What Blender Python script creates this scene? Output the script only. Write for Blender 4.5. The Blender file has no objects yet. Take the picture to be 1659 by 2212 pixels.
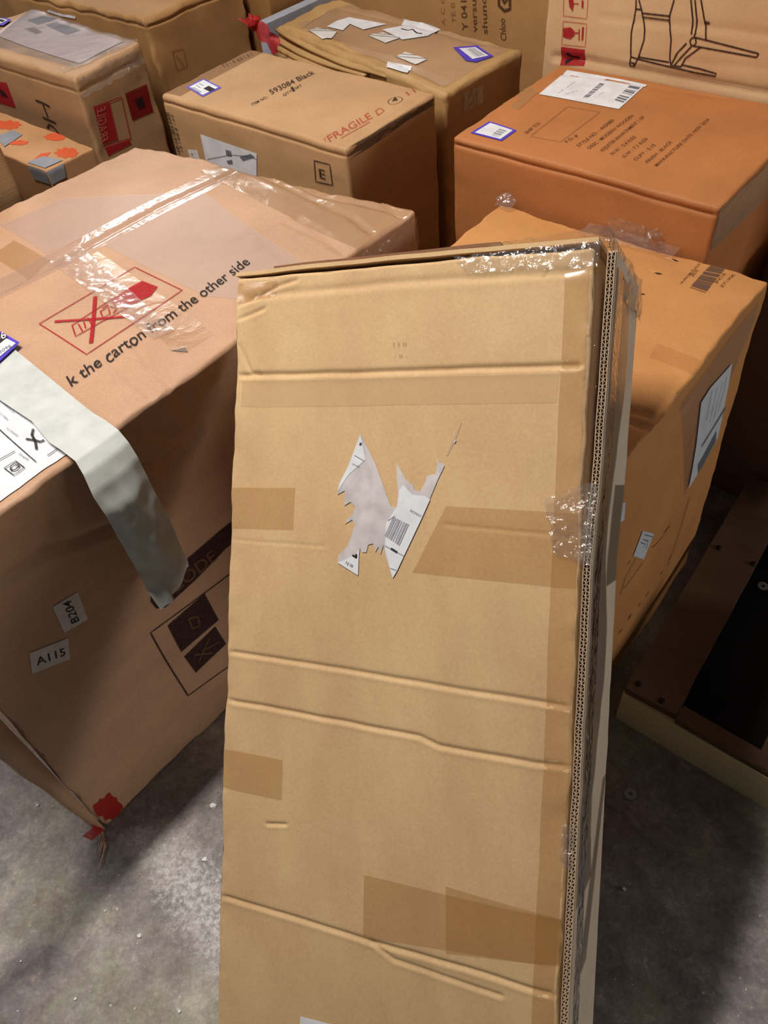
import bpy, math, random
from mathutils import Vector, Matrix, noise
from mathutils.geometry import tessellate_polygon
import numpy as np
random.seed(7); noise.seed_set(7)
V = Vector
# ------------------------------------------------------------------ camera
CAMH, FPX, PIT, ROL = 1.5, 1700.0, math.radians(48.4), math.radians(-6.75)
fwd = V((0, math.cos(PIT), -math.sin(PIT))); rt = V((1, 0, 0)); up0 = rt.cross(fwd)
RR = math.cos(ROL)*rt + math.sin(ROL)*up0; UU = -math.sin(ROL)*rt + math.cos(ROL)*up0
cd = bpy.data.cameras.new('camera'); cam = bpy.data.objects.new('camera', cd)
bpy.context.scene.collection.objects.link(cam)
cd.sensor_fit = 'VERTICAL'; cd.sensor_height = 32.0; cd.lens = FPX/2212*32.0
cd.clip_start = 0.05; cd.clip_end = 60
cam.matrix_world = Matrix.Translation((0, 0, CAMH)) @ Matrix((RR, UU, -fwd)).transposed().to_4x4()
bpy.context.scene.camera = cam
# floor grid directions: every carton stands along these two
YAW = math.radians(-44.0)
DA = V((math.cos(YAW), math.sin(YAW), 0)); DB = V((-math.sin(YAW), math.cos(YAW), 0)); DZ = V((0, 0, 1))
def ab(a, b, z=0.0): return DA*a + DB*b + DZ*z
def ray(x, y): return fwd + RR*((x-829.5)/FPX) - UU*((y-1106)/FPX)
EYE = V((0, 0, CAMH))
# ------------------------------------------------------------------ world, lamps, exposure
sc = bpy.context.scene
w = bpy.data.worlds.new('world'); sc.world = w; w.use_nodes = True
bg = w.node_tree.nodes['Background']; bg.inputs[0].default_value = (0.62, 0.84, 1.0, 1); bg.inputs[1].default_value = 0.045
def lamp(name, a, b, z, ta, tb, tz, sx, sy, power, col):
    l = bpy.data.lights.new(name, 'AREA'); l.shape = 'RECTANGLE'; l.size = sx; l.size_y = sy; l.energy = power; l.color = col
    o = bpy.data.objects.new(name, l); sc.collection.objects.link(o)
    o.location = ab(a, b, z); d = (ab(ta, tb, tz) - o.location).normalized()
    o.rotation_euler = d.to_track_quat('-Z', 'Y').to_euler(); return o
key = lamp('ceiling_lamp', -1.17, .26, 3.05, -1.17, .26, 0, .11, 1.0, 70, (1.0, 0.91, 0.83)); key.rotation_euler = (0, 0, YAW)
lamp('ceiling_lamp', -2.6, -1.7, 2.85, -1.6, -.8, 0,   .8, .40, 15, (1.0, 0.93, 0.87))
lamp('ceiling_lamp', -4.6, 3.0, 2.85, -3.6, 2.4, 0, 1.0, .40, 36, (1.0, 0.93, 0.88))
lamp('unseen_side_light', 4.2, 2.6, 1.3, -.2, 1.0, .5, 1.0, 1.4, 48, (1.0, 0.92, 0.82))  # added unseen side source to light the right-hand faces, not a known doorway
sc.view_settings.view_transform = 'Standard'; sc.view_settings.look = 'None'
sc.view_settings.exposure = 0.0; sc.view_settings.gamma = 1.0; sc.view_settings.use_curve_mapping = False
# ------------------------------------------------------------------ materials
def nt(name):
    m = bpy.data.materials.new(name); m.use_nodes = True; t = m.node_tree; t.nodes.clear()
    return m, t, t.nodes, t.links
def lin(c): return tuple((x/255/12.92 if x/255 <= .04045 else ((x/255+.055)/1.055)**2.4) for x in c)
_mc = {}
def card(name, rgb, var=0.10, streak=(1, 1, 60), rough=0.72, bump=0.25):
    if name in _mc: return _mc[name]
    m, t, N, L = nt(name)
    out = N.new('ShaderNodeOutputMaterial'); p = N.new('ShaderNodeBsdfPrincipled'); L.new(p.outputs[0], out.inputs[0])
    tc = N.new('ShaderNodeTexCoord')
    n1 = N.new('ShaderNodeTexNoise'); n1.inputs['Scale'].default_value = 5; n1.inputs['Detail'].default_value = 6; n1.inputs['Roughness'].default_value = .65
    L.new(tc.outputs['Object'], n1.inputs['Vector'])
    mp = N.new('ShaderNodeMapping'); mp.inputs['Scale'].default_value = streak; L.new(tc.outputs['Object'], mp.inputs[0])
    n2 = N.new('ShaderNodeTexNoise'); n2.inputs['Scale'].default_value = 6; n2.inputs['Detail'].default_value = 3; L.new(mp.outputs[0], n2.inputs['Vector'])
    n3 = N.new('ShaderNodeTexNoise'); n3.inputs['Scale'].default_value = 260; n3.inputs['Detail'].default_value = 2; L.new(tc.outputs['Object'], n3.inputs['Vector'])
    b = lin(rgb)
    r1 = N.new('ShaderNodeValToRGB'); r1.color_ramp.elements[0].position = .3; r1.color_ramp.elements[1].position = .7
    r1.color_ramp.elements[0].color = (b[0]*(1-var), b[1]*(1-var*1.3), b[2]*(1-var*1.6), 1)
    r1.color_ramp.elements[1].color = (min(1, b[0]*(1+var)), min(1, b[1]*(1+var*1.1)), min(1, b[2]*(1+var*1.3)), 1)
    L.new(n1.outputs['Fac'], r1.inputs[0])
    mx = N.new('ShaderNodeMix'); mx.data_type = 'RGBA'; mx.blend_type = 'OVERLAY'; mx.inputs[0].default_value = .22
    L.new(r1.outputs[0], mx.inputs[6]); L.new(n2.outputs['Fac'], mx.inputs[7])
    mx2 = N.new('ShaderNodeMix'); mx2.data_type = 'RGBA'; mx2.blend_type = 'OVERLAY'; mx2.inputs[0].default_value = .16
    L.new(mx.outputs[2], mx2.inputs[6]); L.new(n3.outputs['Fac'], mx2.inputs[7])
    L.new(mx2.outputs[2], p.inputs['Base Color'])
    p.inputs['Roughness'].default_value = rough; p.inputs['Specular IOR Level'].default_value = .38
    bp = N.new('ShaderNodeBump'); bp.inputs['Strength'].default_value = bump; bp.inputs['Distance'].default_value = .0015
    ad = N.new('ShaderNodeMath'); ad.operation = 'ADD'; L.new(n2.outputs['Fac'], ad.inputs[0]); L.new(n1.outputs['Fac'], ad.inputs[1])
    L.new(ad.outputs[0], bp.inputs['Height']); L.new(bp.outputs[0], p.inputs['Normal'])
    _mc[name] = m; return m
def flat(name, rgb, rough=.6, spec=.3, metal=0.0, mott=0.06):
    if name in _mc: return _mc[name]
    m, t, N, L = nt(name)
    out = N.new('ShaderNodeOutputMaterial'); p = N.new('ShaderNodeBsdfPrincipled'); L.new(p.outputs[0], out.inputs[0])
    tc = N.new('ShaderNodeTexCoord'); n1 = N.new('ShaderNodeTexNoise'); n1.inputs['Scale'].default_value = 40; n1.inputs['Detail'].default_value = 4
    L.new(tc.outputs['Object'], n1.inputs['Vector']); b = lin(rgb)
    r = N.new('ShaderNodeValToRGB'); r.color_ramp.elements[0].color = tuple(x*(1-mott*2) for x in b)+(1,); r.color_ramp.elements[1].color = tuple(min(1, x*(1+mott)) for x in b)+(1,)
    r.color_ramp.elements[0].position = .3; r.color_ramp.elements[1].position = .7
    L.new(n1.outputs['Fac'], r.inputs[0]); L.new(r.outputs[0], p.inputs['Base Color'])
    p.inputs['Roughness'].default_value = rough; p.inputs['Specular IOR Level'].default_value = spec; p.inputs['Metallic'].default_value = metal
    _mc[name] = m; return m
def ink(name, rgb, cover=.8):
    # ink printed on board: patchy cover, the board shows through
    if name in _mc: return _mc[name]
    m, t, N, L = nt(name)
    out = N.new('ShaderNodeOutputMaterial'); p = N.new('ShaderNodeBsdfPrincipled'); tr = N.new('ShaderNodeBsdfTransparent'); mix = N.new('ShaderNodeMixShader')
    p.inputs['Base Color'].default_value = lin(rgb)+(1,); p.inputs['Roughness'].default_value = .7; p.inputs['Specular IOR Level'].default_value = .2
    tc = N.new('ShaderNodeTexCoord'); n1 = N.new('ShaderNodeTexNoise'); n1.inputs['Scale'].default_value = 160; n1.inputs['Detail'].default_value = 3
    L.new(tc.outputs['Object'], n1.inputs['Vector'])
    r = N.new('ShaderNodeMapRange'); r.inputs[1].default_value = .3; r.inputs[2].default_value = .6; r.inputs[3].default_value = cover*.82; r.inputs[4].default_value = cover
    L.new(n1.outputs['Fac'], r.inputs[0]); L.new(r.outputs[0], mix.inputs[0]); L.new(tr.outputs[0], mix.inputs[1]); L.new(p.outputs[0], mix.inputs[2]); L.new(mix.outputs[0], out.inputs[0])
    _mc[name] = m; return m
def film(name, rgb=(200, 170, 130), cover=.35, rough=.16, wr=.5, wscale=22, gloss=.5):
    # see-through tape / stretch film: tinted, glossy, wrinkled
    if name in _mc: return _mc[name]
    m, t, N, L = nt(name)
    out = N.new('ShaderNodeOutputMaterial'); d = N.new('ShaderNodeBsdfDiffuse'); tr = N.new('ShaderNodeBsdfTransparent'); mix = N.new('ShaderNodeMixShader')
    g = N.new('ShaderNodeBsdfGlossy'); g.inputs['Roughness'].default_value = rough; g.inputs['Color'].default_value = (1, 1, 1, 1)
    d.inputs['Color'].default_value = lin(rgb)+(1,); mix.inputs[0].default_value = cover
    L.new(tr.outputs[0], mix.inputs[1]); L.new(d.outputs[0], mix.inputs[2])
    tc = N.new('ShaderNodeTexCoord'); n1 = N.new('ShaderNodeTexNoise'); n1.inputs['Scale'].default_value = wscale; n1.inputs['Detail'].default_value = 4; n1.inputs['Distortion'].default_value = 1.2
    L.new(tc.outputs['Object'], n1.inputs['Vector'])
    bp = N.new('ShaderNodeBump'); bp.inputs['Strength'].default_value = wr; bp.inputs['Distance'].default_value = .004
    L.new(n1.outputs['Fac'], bp.inputs['Height']); L.new(bp.outputs[0], g.inputs['Normal'])
    lw = N.new('ShaderNodeLayerWeight'); L.new(bp.outputs[0], lw.inputs['Normal']); pw = N.new('ShaderNodeMath'); pw.operation = 'POWER'; pw.inputs[1].default_value = 4; L.new(lw.outputs['Facing'], pw.inputs[0])
    fr = N.new('ShaderNodeMath'); fr.operation = 'MULTIPLY_ADD'; fr.inputs[1].default_value = .9; fr.inputs[2].default_value = .05; L.new(pw.outputs[0], fr.inputs[0])
    mu = N.new('ShaderNodeMath'); mu.operation = 'MULTIPLY'; mu.inputs[1].default_value = gloss*2; mu.use_clamp = True; L.new(fr.outputs[0], mu.inputs[0])
    m2 = N.new('ShaderNodeMixShader'); L.new(mu.outputs[0], m2.inputs[0]); L.new(mix.outputs[0], m2.inputs[1]); L.new(g.outputs[0], m2.inputs[2])
    L.new(m2.outputs[0], out.inputs[0]); _mc[name] = m; return m
# ------------------------------------------------------------------ object helpers
def empty(name, loc, label, cat, group=None, kind=None):
    o = bpy.data.objects.new(name, None); sc.collection.objects.link(o); o.location = loc; o.empty_display_size = .05
    o['label'] = label; o['category'] = cat
    if group: o['group'] = group
    if kind: o['kind'] = kind
    return o
def mesh(name, vs, fs, mat, parent=None, smooth=True, label=None):
    base = V((0, 0, 0))
    p = parent
    while p is not None: base = base + p.location; p = p.parent
    me = bpy.data.meshes.new(name); me.from_pydata([tuple(V(v)-base) for v in vs], [], fs); me.update()
    if smooth: me.polygons.foreach_set('use_smooth', [True]*len(me.polygons))
    if mat: me.materials.append(mat)
    o = bpy.data.objects.new(name, me); sc.collection.objects.link(o)
    if parent: o.parent = parent
    if label: o['label'] = label
    return o
def tag(o, label, cat, group=None, kind=None):
    o['label'] = label; o['category'] = cat
    if group: o['group'] = group
    if kind: o['kind'] = kind
def box_data(p0, X, Y, Z):
    vs = [p0 + X*i + Y*j + Z*k for k in (0, 1) for j in (0, 1) for i in (0, 1)]
    return vs, [(0, 2, 3, 1), (4, 5, 7, 6), (0, 1, 5, 4), (2, 6, 7, 3), (0, 4, 6, 2), (1, 3, 7, 5)]
FACES = {'front': (lambda u, v: (u, 0, v)), 'back': (lambda u, v: (u, 1, v)), 'right': (lambda u, v: (1, u, v)),
         'left': (lambda u, v: (0, u, v)), 'top': (lambda u, v: (u, v, 1)), 'bottom': (lambda u, v: (u, v, 0))}
NAX = {'front': (1, -1), 'back': (1, 1), 'right': (0, 1), 'left': (0, -1), 'top': (2, 1), 'bottom': (2, -1)}
class Carton:
    """rounded, slightly crushed carton between 8 corners; c[i][j][k]: i right, j back, k up"""
    def __init__(s, name, corners, mat, label, res=.02, r=.006, amp=.004, crush=.003, bulge=None, creases=None, lip=0, extra=None, cat='box', group=None, fres=None):
        s.c = corners; C = corners
        s.X = ((C[1][0][1]-C[0][0][1]) + (C[1][1][0]-C[0][1][0]))*.5; s.Y = ((C[0][1][1]-C[0][0][1]) + (C[1][1][0]-C[1][0][0]))*.5
        s.Z = ((C[0][0][1]-C[0][0][0]) + (C[1][1][1]-C[1][1][0]))*.5
        s.L = (s.X.length, s.Y.length, s.Z.length); s.N = (s.X.normalized(), s.Y.normalized(), s.Z.normalized())
        s.r, s.amp, s.crush = r, amp, crush; s.bulge = bulge or {}; s.lip = lip; s.seed = V((len(name)*3.1, corners[0][0][1].x*7, corners[0][0][1].y*5))
        s.cr = {}
        loc = (C[0][0][0]+C[1][0][0]+C[0][1][0]+C[1][1][0])*.25
        s.root = empty(name, loc, label, cat, group)
        for f, lst in (creases or {}).items():
            s.cr[f] = []
            for pts, dep, wid in lst:
                q = [s.uv(f, *p) for p in pts]
                a, b = s.dims(f); s.cr[f].append(([(u*a, v*b) for u, v in q], dep, wid))
        # surface
        vs, fs, idx = [], [], {}
        for f in FACES:
            a, b = s.dims(f); rs = (fres or {}).get(f, res)
            us, vv = s.samples(a, rs), s.samples(b, rs, f in ('front', 'right', 'left', 'back'))
            grid = []
            for v in vv:
                row = []
                for u in us:
                    row.append(len(vs)); vs.append(s.pt(f, u, v))
                grid.append(row)
            flip = f in ('back', 'left', 'bottom')
            for j in range(len(vv)-1):
                for i in range(len(us)-1):
                    q = (grid[j][i], grid[j][i+1], grid[j+1][i+1], grid[j+1][i]); fs.append(q[::-1] if flip else q)
        s.body = mesh('box_body', vs, fs, mat, s.root)
    def dims(s, f):
        x, y, z = s.L; return {'front': (x, z), 'back': (x, z), 'right': (y, z), 'left': (y, z), 'top': (x, y), 'bottom': (x, y)}[f]
    def samples(s, L, res, vert=False):
        n = max(4, int(L/res)); t = [i/n for i in range(n+1)]
        r = s.r/L; t += [r*k for k in (.3, .6, 1, 1.6, 2.5)] + [1-r*k for k in (.3, .6, 1, 1.6, 2.5)]
        if vert and s.lip: t += [1-s.lip*k/L for k in (.5, .7, .85, 1, 1.15, 1.3, 1.6)]
        t = sorted(set(round(x, 6) for x in t if 0 <= x <= 1)); o = [t[0]]
        for x in t[1:]:
            if x-o[-1] > .0006/L: o.append(x)
        o[-1] = 1.0
        return o
    def tri(s, i, j, k):
        C = s.c; o = V((0, 0, 0))
        for a in (0, 1):
            for b in (0, 1):
                for c in (0, 1):
                    wt = (i if a else 1-i)*(j if b else 1-j)*(k if c else 1-k)
                    if wt: o = o + C[a][b][c]*wt
        return o
    def pt(s, f, u, v, off=0.0):
        i = FACES[f](u, v); q = [i[k]*s.L[k] for k in range(3)]
        inn = [min(max(q[k], s.r), s.L[k]-s.r) for k in range(3)]; d = [q[k]-inn[k] for k in range(3)]
        l = math.sqrt(sum(x*x for x in d))
        if l > 1e-9: q = [inn[k]+d[k]/l*s.r for k in range(3)]
        p = s.tri(*[q[k]/s.L[k] for k in range(3)])
        a, sg = NAX[f]; n = s.N[a]*sg
        Q = V(q) + s.seed
        dd = noise.noise_vector(Q*3.2)*s.amp
        e = sorted(min(q[k], s.L[k]-q[k]) for k in range(3)); ed = e[1]
        dd = dd + noise.noise_vector(Q*16)*(s.crush*math.exp(-ed/.03)) + noise.noise_vector(Q*48)*(s.crush*.5*math.exp(-(ed)/.012))
        A, B = s.dims(f); h = s.bulge.get(f, 0)*16*u*(1-u)*v*(1-v)
        win = min(1, ed/.012)
        if s.lip and a < 2:
            t = (B*(1-v)-s.lip - .002*noise.noise(V((u*A*9, 3, s.seed.x))))/.003
            h -= .0035*math.exp(-t*t)
        for pts, dep, wid in s.cr.get(f, ()):
            x, y = u*A, v*B; best = 9
            for (x0, y0), (x1, y1) in zip(pts, pts[1:]):
                dx, dy = x1-x0, y1-y0; LL = dx*dx+dy*dy; tt = max(0, min(1, ((x-x0)*dx+(y-y0)*dy)/LL))
                ds = math.hypot(x-x0-dx*tt, y-y0-dy*tt)
                if ds < abs(best): best = ds if (dx*(y-y0)-dy*(x-x0)) > 0 else -ds
            if abs(best) < wid*5:
                t = (best + .25*wid*noise.noise(V((x*25, y*25, 1))))/wid
                h -= dep*(math.exp(-t*t)-.2*math.exp(-(t+1.7)**2/1.2))
        return p + dd + n*(h*win + off)
    def uv(s, f, px, py):
        d = ray(px, py); C = [s.tri(*FACES[f](*q)) for q in ((0, 0), (1, 0), (0, 1), (1, 1))]
        u = v = .5
        for _ in range(12):
            P = C[0]*((1-u)*(1-v))+C[1]*(u*(1-v))+C[2]*((1-u)*v)+C[3]*(u*v)
            Pu = (C[1]-C[0])*(1-v)+(C[3]-C[2])*v; Pv = (C[2]-C[0])*(1-u)+(C[3]-C[1])*u
            M = np.array([list(Pu), list(Pv), list(-d)]).T
            du, dv, t = np.linalg.solve(M, np.array(EYE-P)); u += du; v += dv
        return float(u), float(v)
    def out(s, o, f):
        a, sg = NAX[f]; n = s.N[a]*sg; me = o.data
        if sum(p.normal.dot(n)*p.area for p in me.polygons) < 0: me.flip_normals()
        return o
    # ---- things lying on a face
    def quad(s, name, f, P, mat, off=.0008, parent=None, n=None, label=None):
        q = [s.uv(f, *p) for p in P]; A, B = s.dims(f)
        L1 = math.hypot((q[1][0]-q[0][0])*A, (q[1][1]-q[0][1])*B); L2 = math.hypot((q[3][0]-q[0][0])*A, (q[3][1]-q[0][1])*B)
        nx, ny = max(2, min(80, int(L1/.006))), max(2, min(160, int(L2/.006)))
        vs, fs = [], []
        for j in range(ny+1):
            for i in range(nx+1):
                a, b = i/nx, j/ny
                u = q[0][0]*(1-a)*(1-b)+q[1][0]*a*(1-b)+q[2][0]*a*b+q[3][0]*(1-a)*b
                v = q[0][1]*(1-a)*(1-b)+q[1][1]*a*(1-b)+q[2][1]*a*b+q[3][1]*(1-a)*b
                u = min(max(u, 0), 1); v = min(max(v, 0), 1)
                vs.append(s.pt(f, u, v, off))
        for j in range(ny):
            for i in range(nx): fs.append((j*(nx+1)+i, j*(nx+1)+i+1, (j+1)*(nx+1)+i+1, (j+1)*(nx+1)+i))
        return s.out(mesh(name, vs, fs, mat, parent or s.root, label=label), f)
    def poly(s, name, f, P, mat, off=.001, parent=None, label=None):
        return s.polys(name, f, [P], mat, off, parent, label)
    def polys(s, name, f, PP, mat, off=.001, parent=None, label=None):
        if name in ('handling_symbols', 'orange_spray_paint', 'label_rule', 'printed_symbols', 'puncture', 'scuff') and len(PP) > 1: return [s.polys(name, f, [P], mat, off, parent, label) for P in PP][-1]
        vs, fs = [], []
        for P in PP:
            q = [s.uv(f, *p) for p in P]; b0 = len(vs)
            tr = tessellate_polygon([[V((u, v, 0)) for u, v in q]])
            for t in tr:
                # split every triangle so that it follows the board
                T = [q[i] for i in t]; m = 4; ix = {}
                for a in range(m+1):
                    for b in range(m+1-a):
                        c = m-a-b; ix[(a, b)] = len(vs)
                        u = (T[0][0]*a+T[1][0]*b+T[2][0]*c)/m; v = (T[0][1]*a+T[1][1]*b+T[2][1]*c)/m
                        vs.append(s.pt(f, min(max(u, 0), 1), min(max(v, 0), 1), off))
                for a in range(m):
                    for b in range(m-a):
                        fs.append((ix[(a, b)], ix[(a+1, b)], ix[(a, b+1)]))
                        if a+b < m-1: fs.append((ix[(a+1, b)], ix[(a+1, b+1)], ix[(a, b+1)]))
        return s.out(mesh(name, vs, fs, mat, parent or s.root, smooth=False, label=label), f)
    def strokes(s, name, f, lines, wid, mat, off=.0012, parent=None, label=None):
        if name in ('handling_symbols', 'orange_spray_paint', 'label_rule', 'printed_symbols', 'puncture', 'scuff') and len(lines) > 1: return [s.strokes(name, f, [P], wid, mat, off, parent, label) for P in lines][-1]
        vs, fs = [], []; A, B = s.dims(f)
        for P in lines:
            q = [s.uv(f, *p) for p in P]; q = [(u*A, v*B) for u, v in q]; d = []
            for (x0, y0), (x1, y1) in zip(q, q[1:]):
                n = max(1, int(math.hypot(x1-x0, y1-y0)/.008)); d += [(x0+(x1-x0)*k/n, y0+(y1-y0)*k/n) for k in range(n)]
            d.append(q[-1]); b0 = len(vs)
            for k, (x, y) in enumerate(d):
                xa, ya = d[max(0, k-1)]; xb, yb = d[min(len(d)-1, k+1)]; l = math.hypot(xb-xa, yb-ya) or 1
                nx, ny = -(yb-ya)/l*wid/2, (xb-xa)/l*wid/2
                vs.append(s.pt(f, min(max((x+nx)/A, 0), 1), min(max((y+ny)/B, 0), 1), off)); vs.append(s.pt(f, min(max((x-nx)/A, 0), 1), min(max((y-ny)/B, 0), 1), off))
            for k in range(len(d)-1): fs.append((b0+2*k, b0+2*k+1, b0+2*k+3, b0+2*k+2))
        return s.out(mesh(name, vs, fs, mat, parent or s.root, smooth=False, label=label), f)
    def text(s, f, items, mat, off=.0013, parent=None, name='printed_text', label=None):
        for txt, p0, p1, p2 in items:
            vs, fs = [], []
            cu = bpy.data.curves.new('t', 'FONT'); cu.body = txt; cu.resolution_u = 3; cu.offset = .010; o = bpy.data.objects.new('t', cu); sc.collection.objects.link(o)
            dg = bpy.context.evaluated_depsgraph_get(); dg.update(); me = bpy.data.meshes.new_from_object(o.evaluated_get(dg))
            co = [v.co.copy() for v in me.vertices]
            a, b, c = s.uv(f, *p0), s.uv(f, *p1), s.uv(f, *p2)
            if co:
                x0 = min(v.x for v in co); x1 = max(v.x for v in co); b0 = len(vs)
                for v in co:
                    X = (v.x-x0)/(x1-x0); Y = v.y/.72
                    u = a[0]+(b[0]-a[0])*X+(c[0]-a[0])*Y; w_ = a[1]+(b[1]-a[1])*X+(c[1]-a[1])*Y
                    vs.append(s.pt(f, min(max(u, 0), 1), min(max(w_, 0), 1), off))
                fs += [tuple(b0+i for i in pl.vertices) for pl in me.polygons]
            bpy.data.objects.remove(o); bpy.data.curves.remove(cu); bpy.data.meshes.remove(me)
            s.out(mesh(name, vs, fs, mat, parent or s.root, smooth=False, label=label), f)
    def bars(s, name, f, P, n, mat, off=.0014, parent=None, fill=.5, label=None):
        PP = []; x = 0; rnd = random.Random(n*7+1)
        ws = [rnd.uniform(.3, 1.7) for _ in range(2*n)]; T = sum(ws)
        lp = lambda a, b, t: (a[0]+(b[0]-a[0])*t, a[1]+(b[1]-a[1])*t)
        for k in range(2*n):
            if k % 2 == 0:
                t0, t1 = x/T, (x+ws[k]*2*fill)/T; t1 = min(t1, 1)
                PP.append([lp(P[0], P[1], t0), lp(P[0], P[1], t1), lp(P[3], P[2], t1), lp(P[3], P[2], t0)])
            x += ws[k]
        return s.polys(name, f, PP, mat, off, parent, label)
def bx(tops, zt, zb=0.0, bots=None):
    """tops: (A,B) of near-left, near-right, far-right, far-left"""
    if bots is None: bots = tops
    zt = [zt]*4 if not isinstance(zt, (list, tuple)) else zt
    T = [ab(a, b, z) for (a, b), z in zip(tops, zt)]; Bq = [ab(a, b, zb) for a, b in bots]
    return [[[Bq[0], T[0]], [Bq[3], T[3]]], [[Bq[1], T[1]], [Bq[2], T[2]]]]
def crumple(name, P, mat, parent, nx=40, ny=16, amp=.01, fr=28, seed=0, label=None):
    """crinkled sheet spanned by four world points"""
    vs, fs = [], []; n = (P[1]-P[0]).cross(P[3]-P[0]).normalized(); n = n if n.dot(EYE-P[0]) > 0 else -n; rnd = V((seed*3.7, seed, 5))
    for j in range(ny+1):
        for i in range(nx+1):
            a, b = i/nx, j/ny; p = P[0]*((1-a)*(1-b))+P[1]*(a*(1-b))+P[2]*(a*b)+P[3]*((1-a)*b)
            q = noise.noise_vector(p*fr+rnd); q2 = noise.noise_vector(p*fr*2.6+rnd)
            d = q*amp + q2*amp*.5; d = d - n*d.dot(n); vs.append(p + d + n*(abs(q.x)*1.3+abs(q2.y)*.7)*amp)
    for j in range(ny):
        for i in range(nx): fs.append((j*(nx+1)+i, j*(nx+1)+i+1, (j+1)*(nx+1)+i+1, (j+1)*(nx+1)+i))
    return mesh(name, vs, fs, mat, parent, label=label)
# ------------------------------------------------------------------ shared materials
WHITE = flat('white_paper', (226, 230, 236), .55); WHITE2 = flat('warm_white_paper', (222, 220, 216), .6)
BLACKI = ink('black_ink', (38, 34, 34), .92); GREYI = ink('grey_ink', (90, 92, 104), .7); BROWNI = ink('brown_ink', (84, 52, 34), .75)
DARKI = ink('dark_brown_ink', (52, 36, 28), .85); REDI = ink('red_ink', (176, 28, 40), .88); REDF = ink('faded_red_ink', (186, 54, 40), .6)
FAINT = ink('faint_brown_ink', (110, 62, 36), .45); PURPLE = flat('violet_sticker_border', (84, 66, 196), .5); ORANGE = ink('orange_spray', (226, 98, 58), .85)
TAPE = film('clear_tape', (196, 160, 112), .30, .18, .35, 16, .55); TAPEY = film('yellowed_tape', (198, 144, 72), .24, .2, .3, 14, .45)
FILM = film('stretch_film', (214, 208, 204), .08, .10, .9, 60, 1.0); FILMG = film('grey_stretch_film', (150, 144, 144), .20, .14, .9, 50, .8)
SHEEN = film('glossy_clear_tape', (206, 178, 166), .22, .14, .38, 18, .42)
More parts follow.
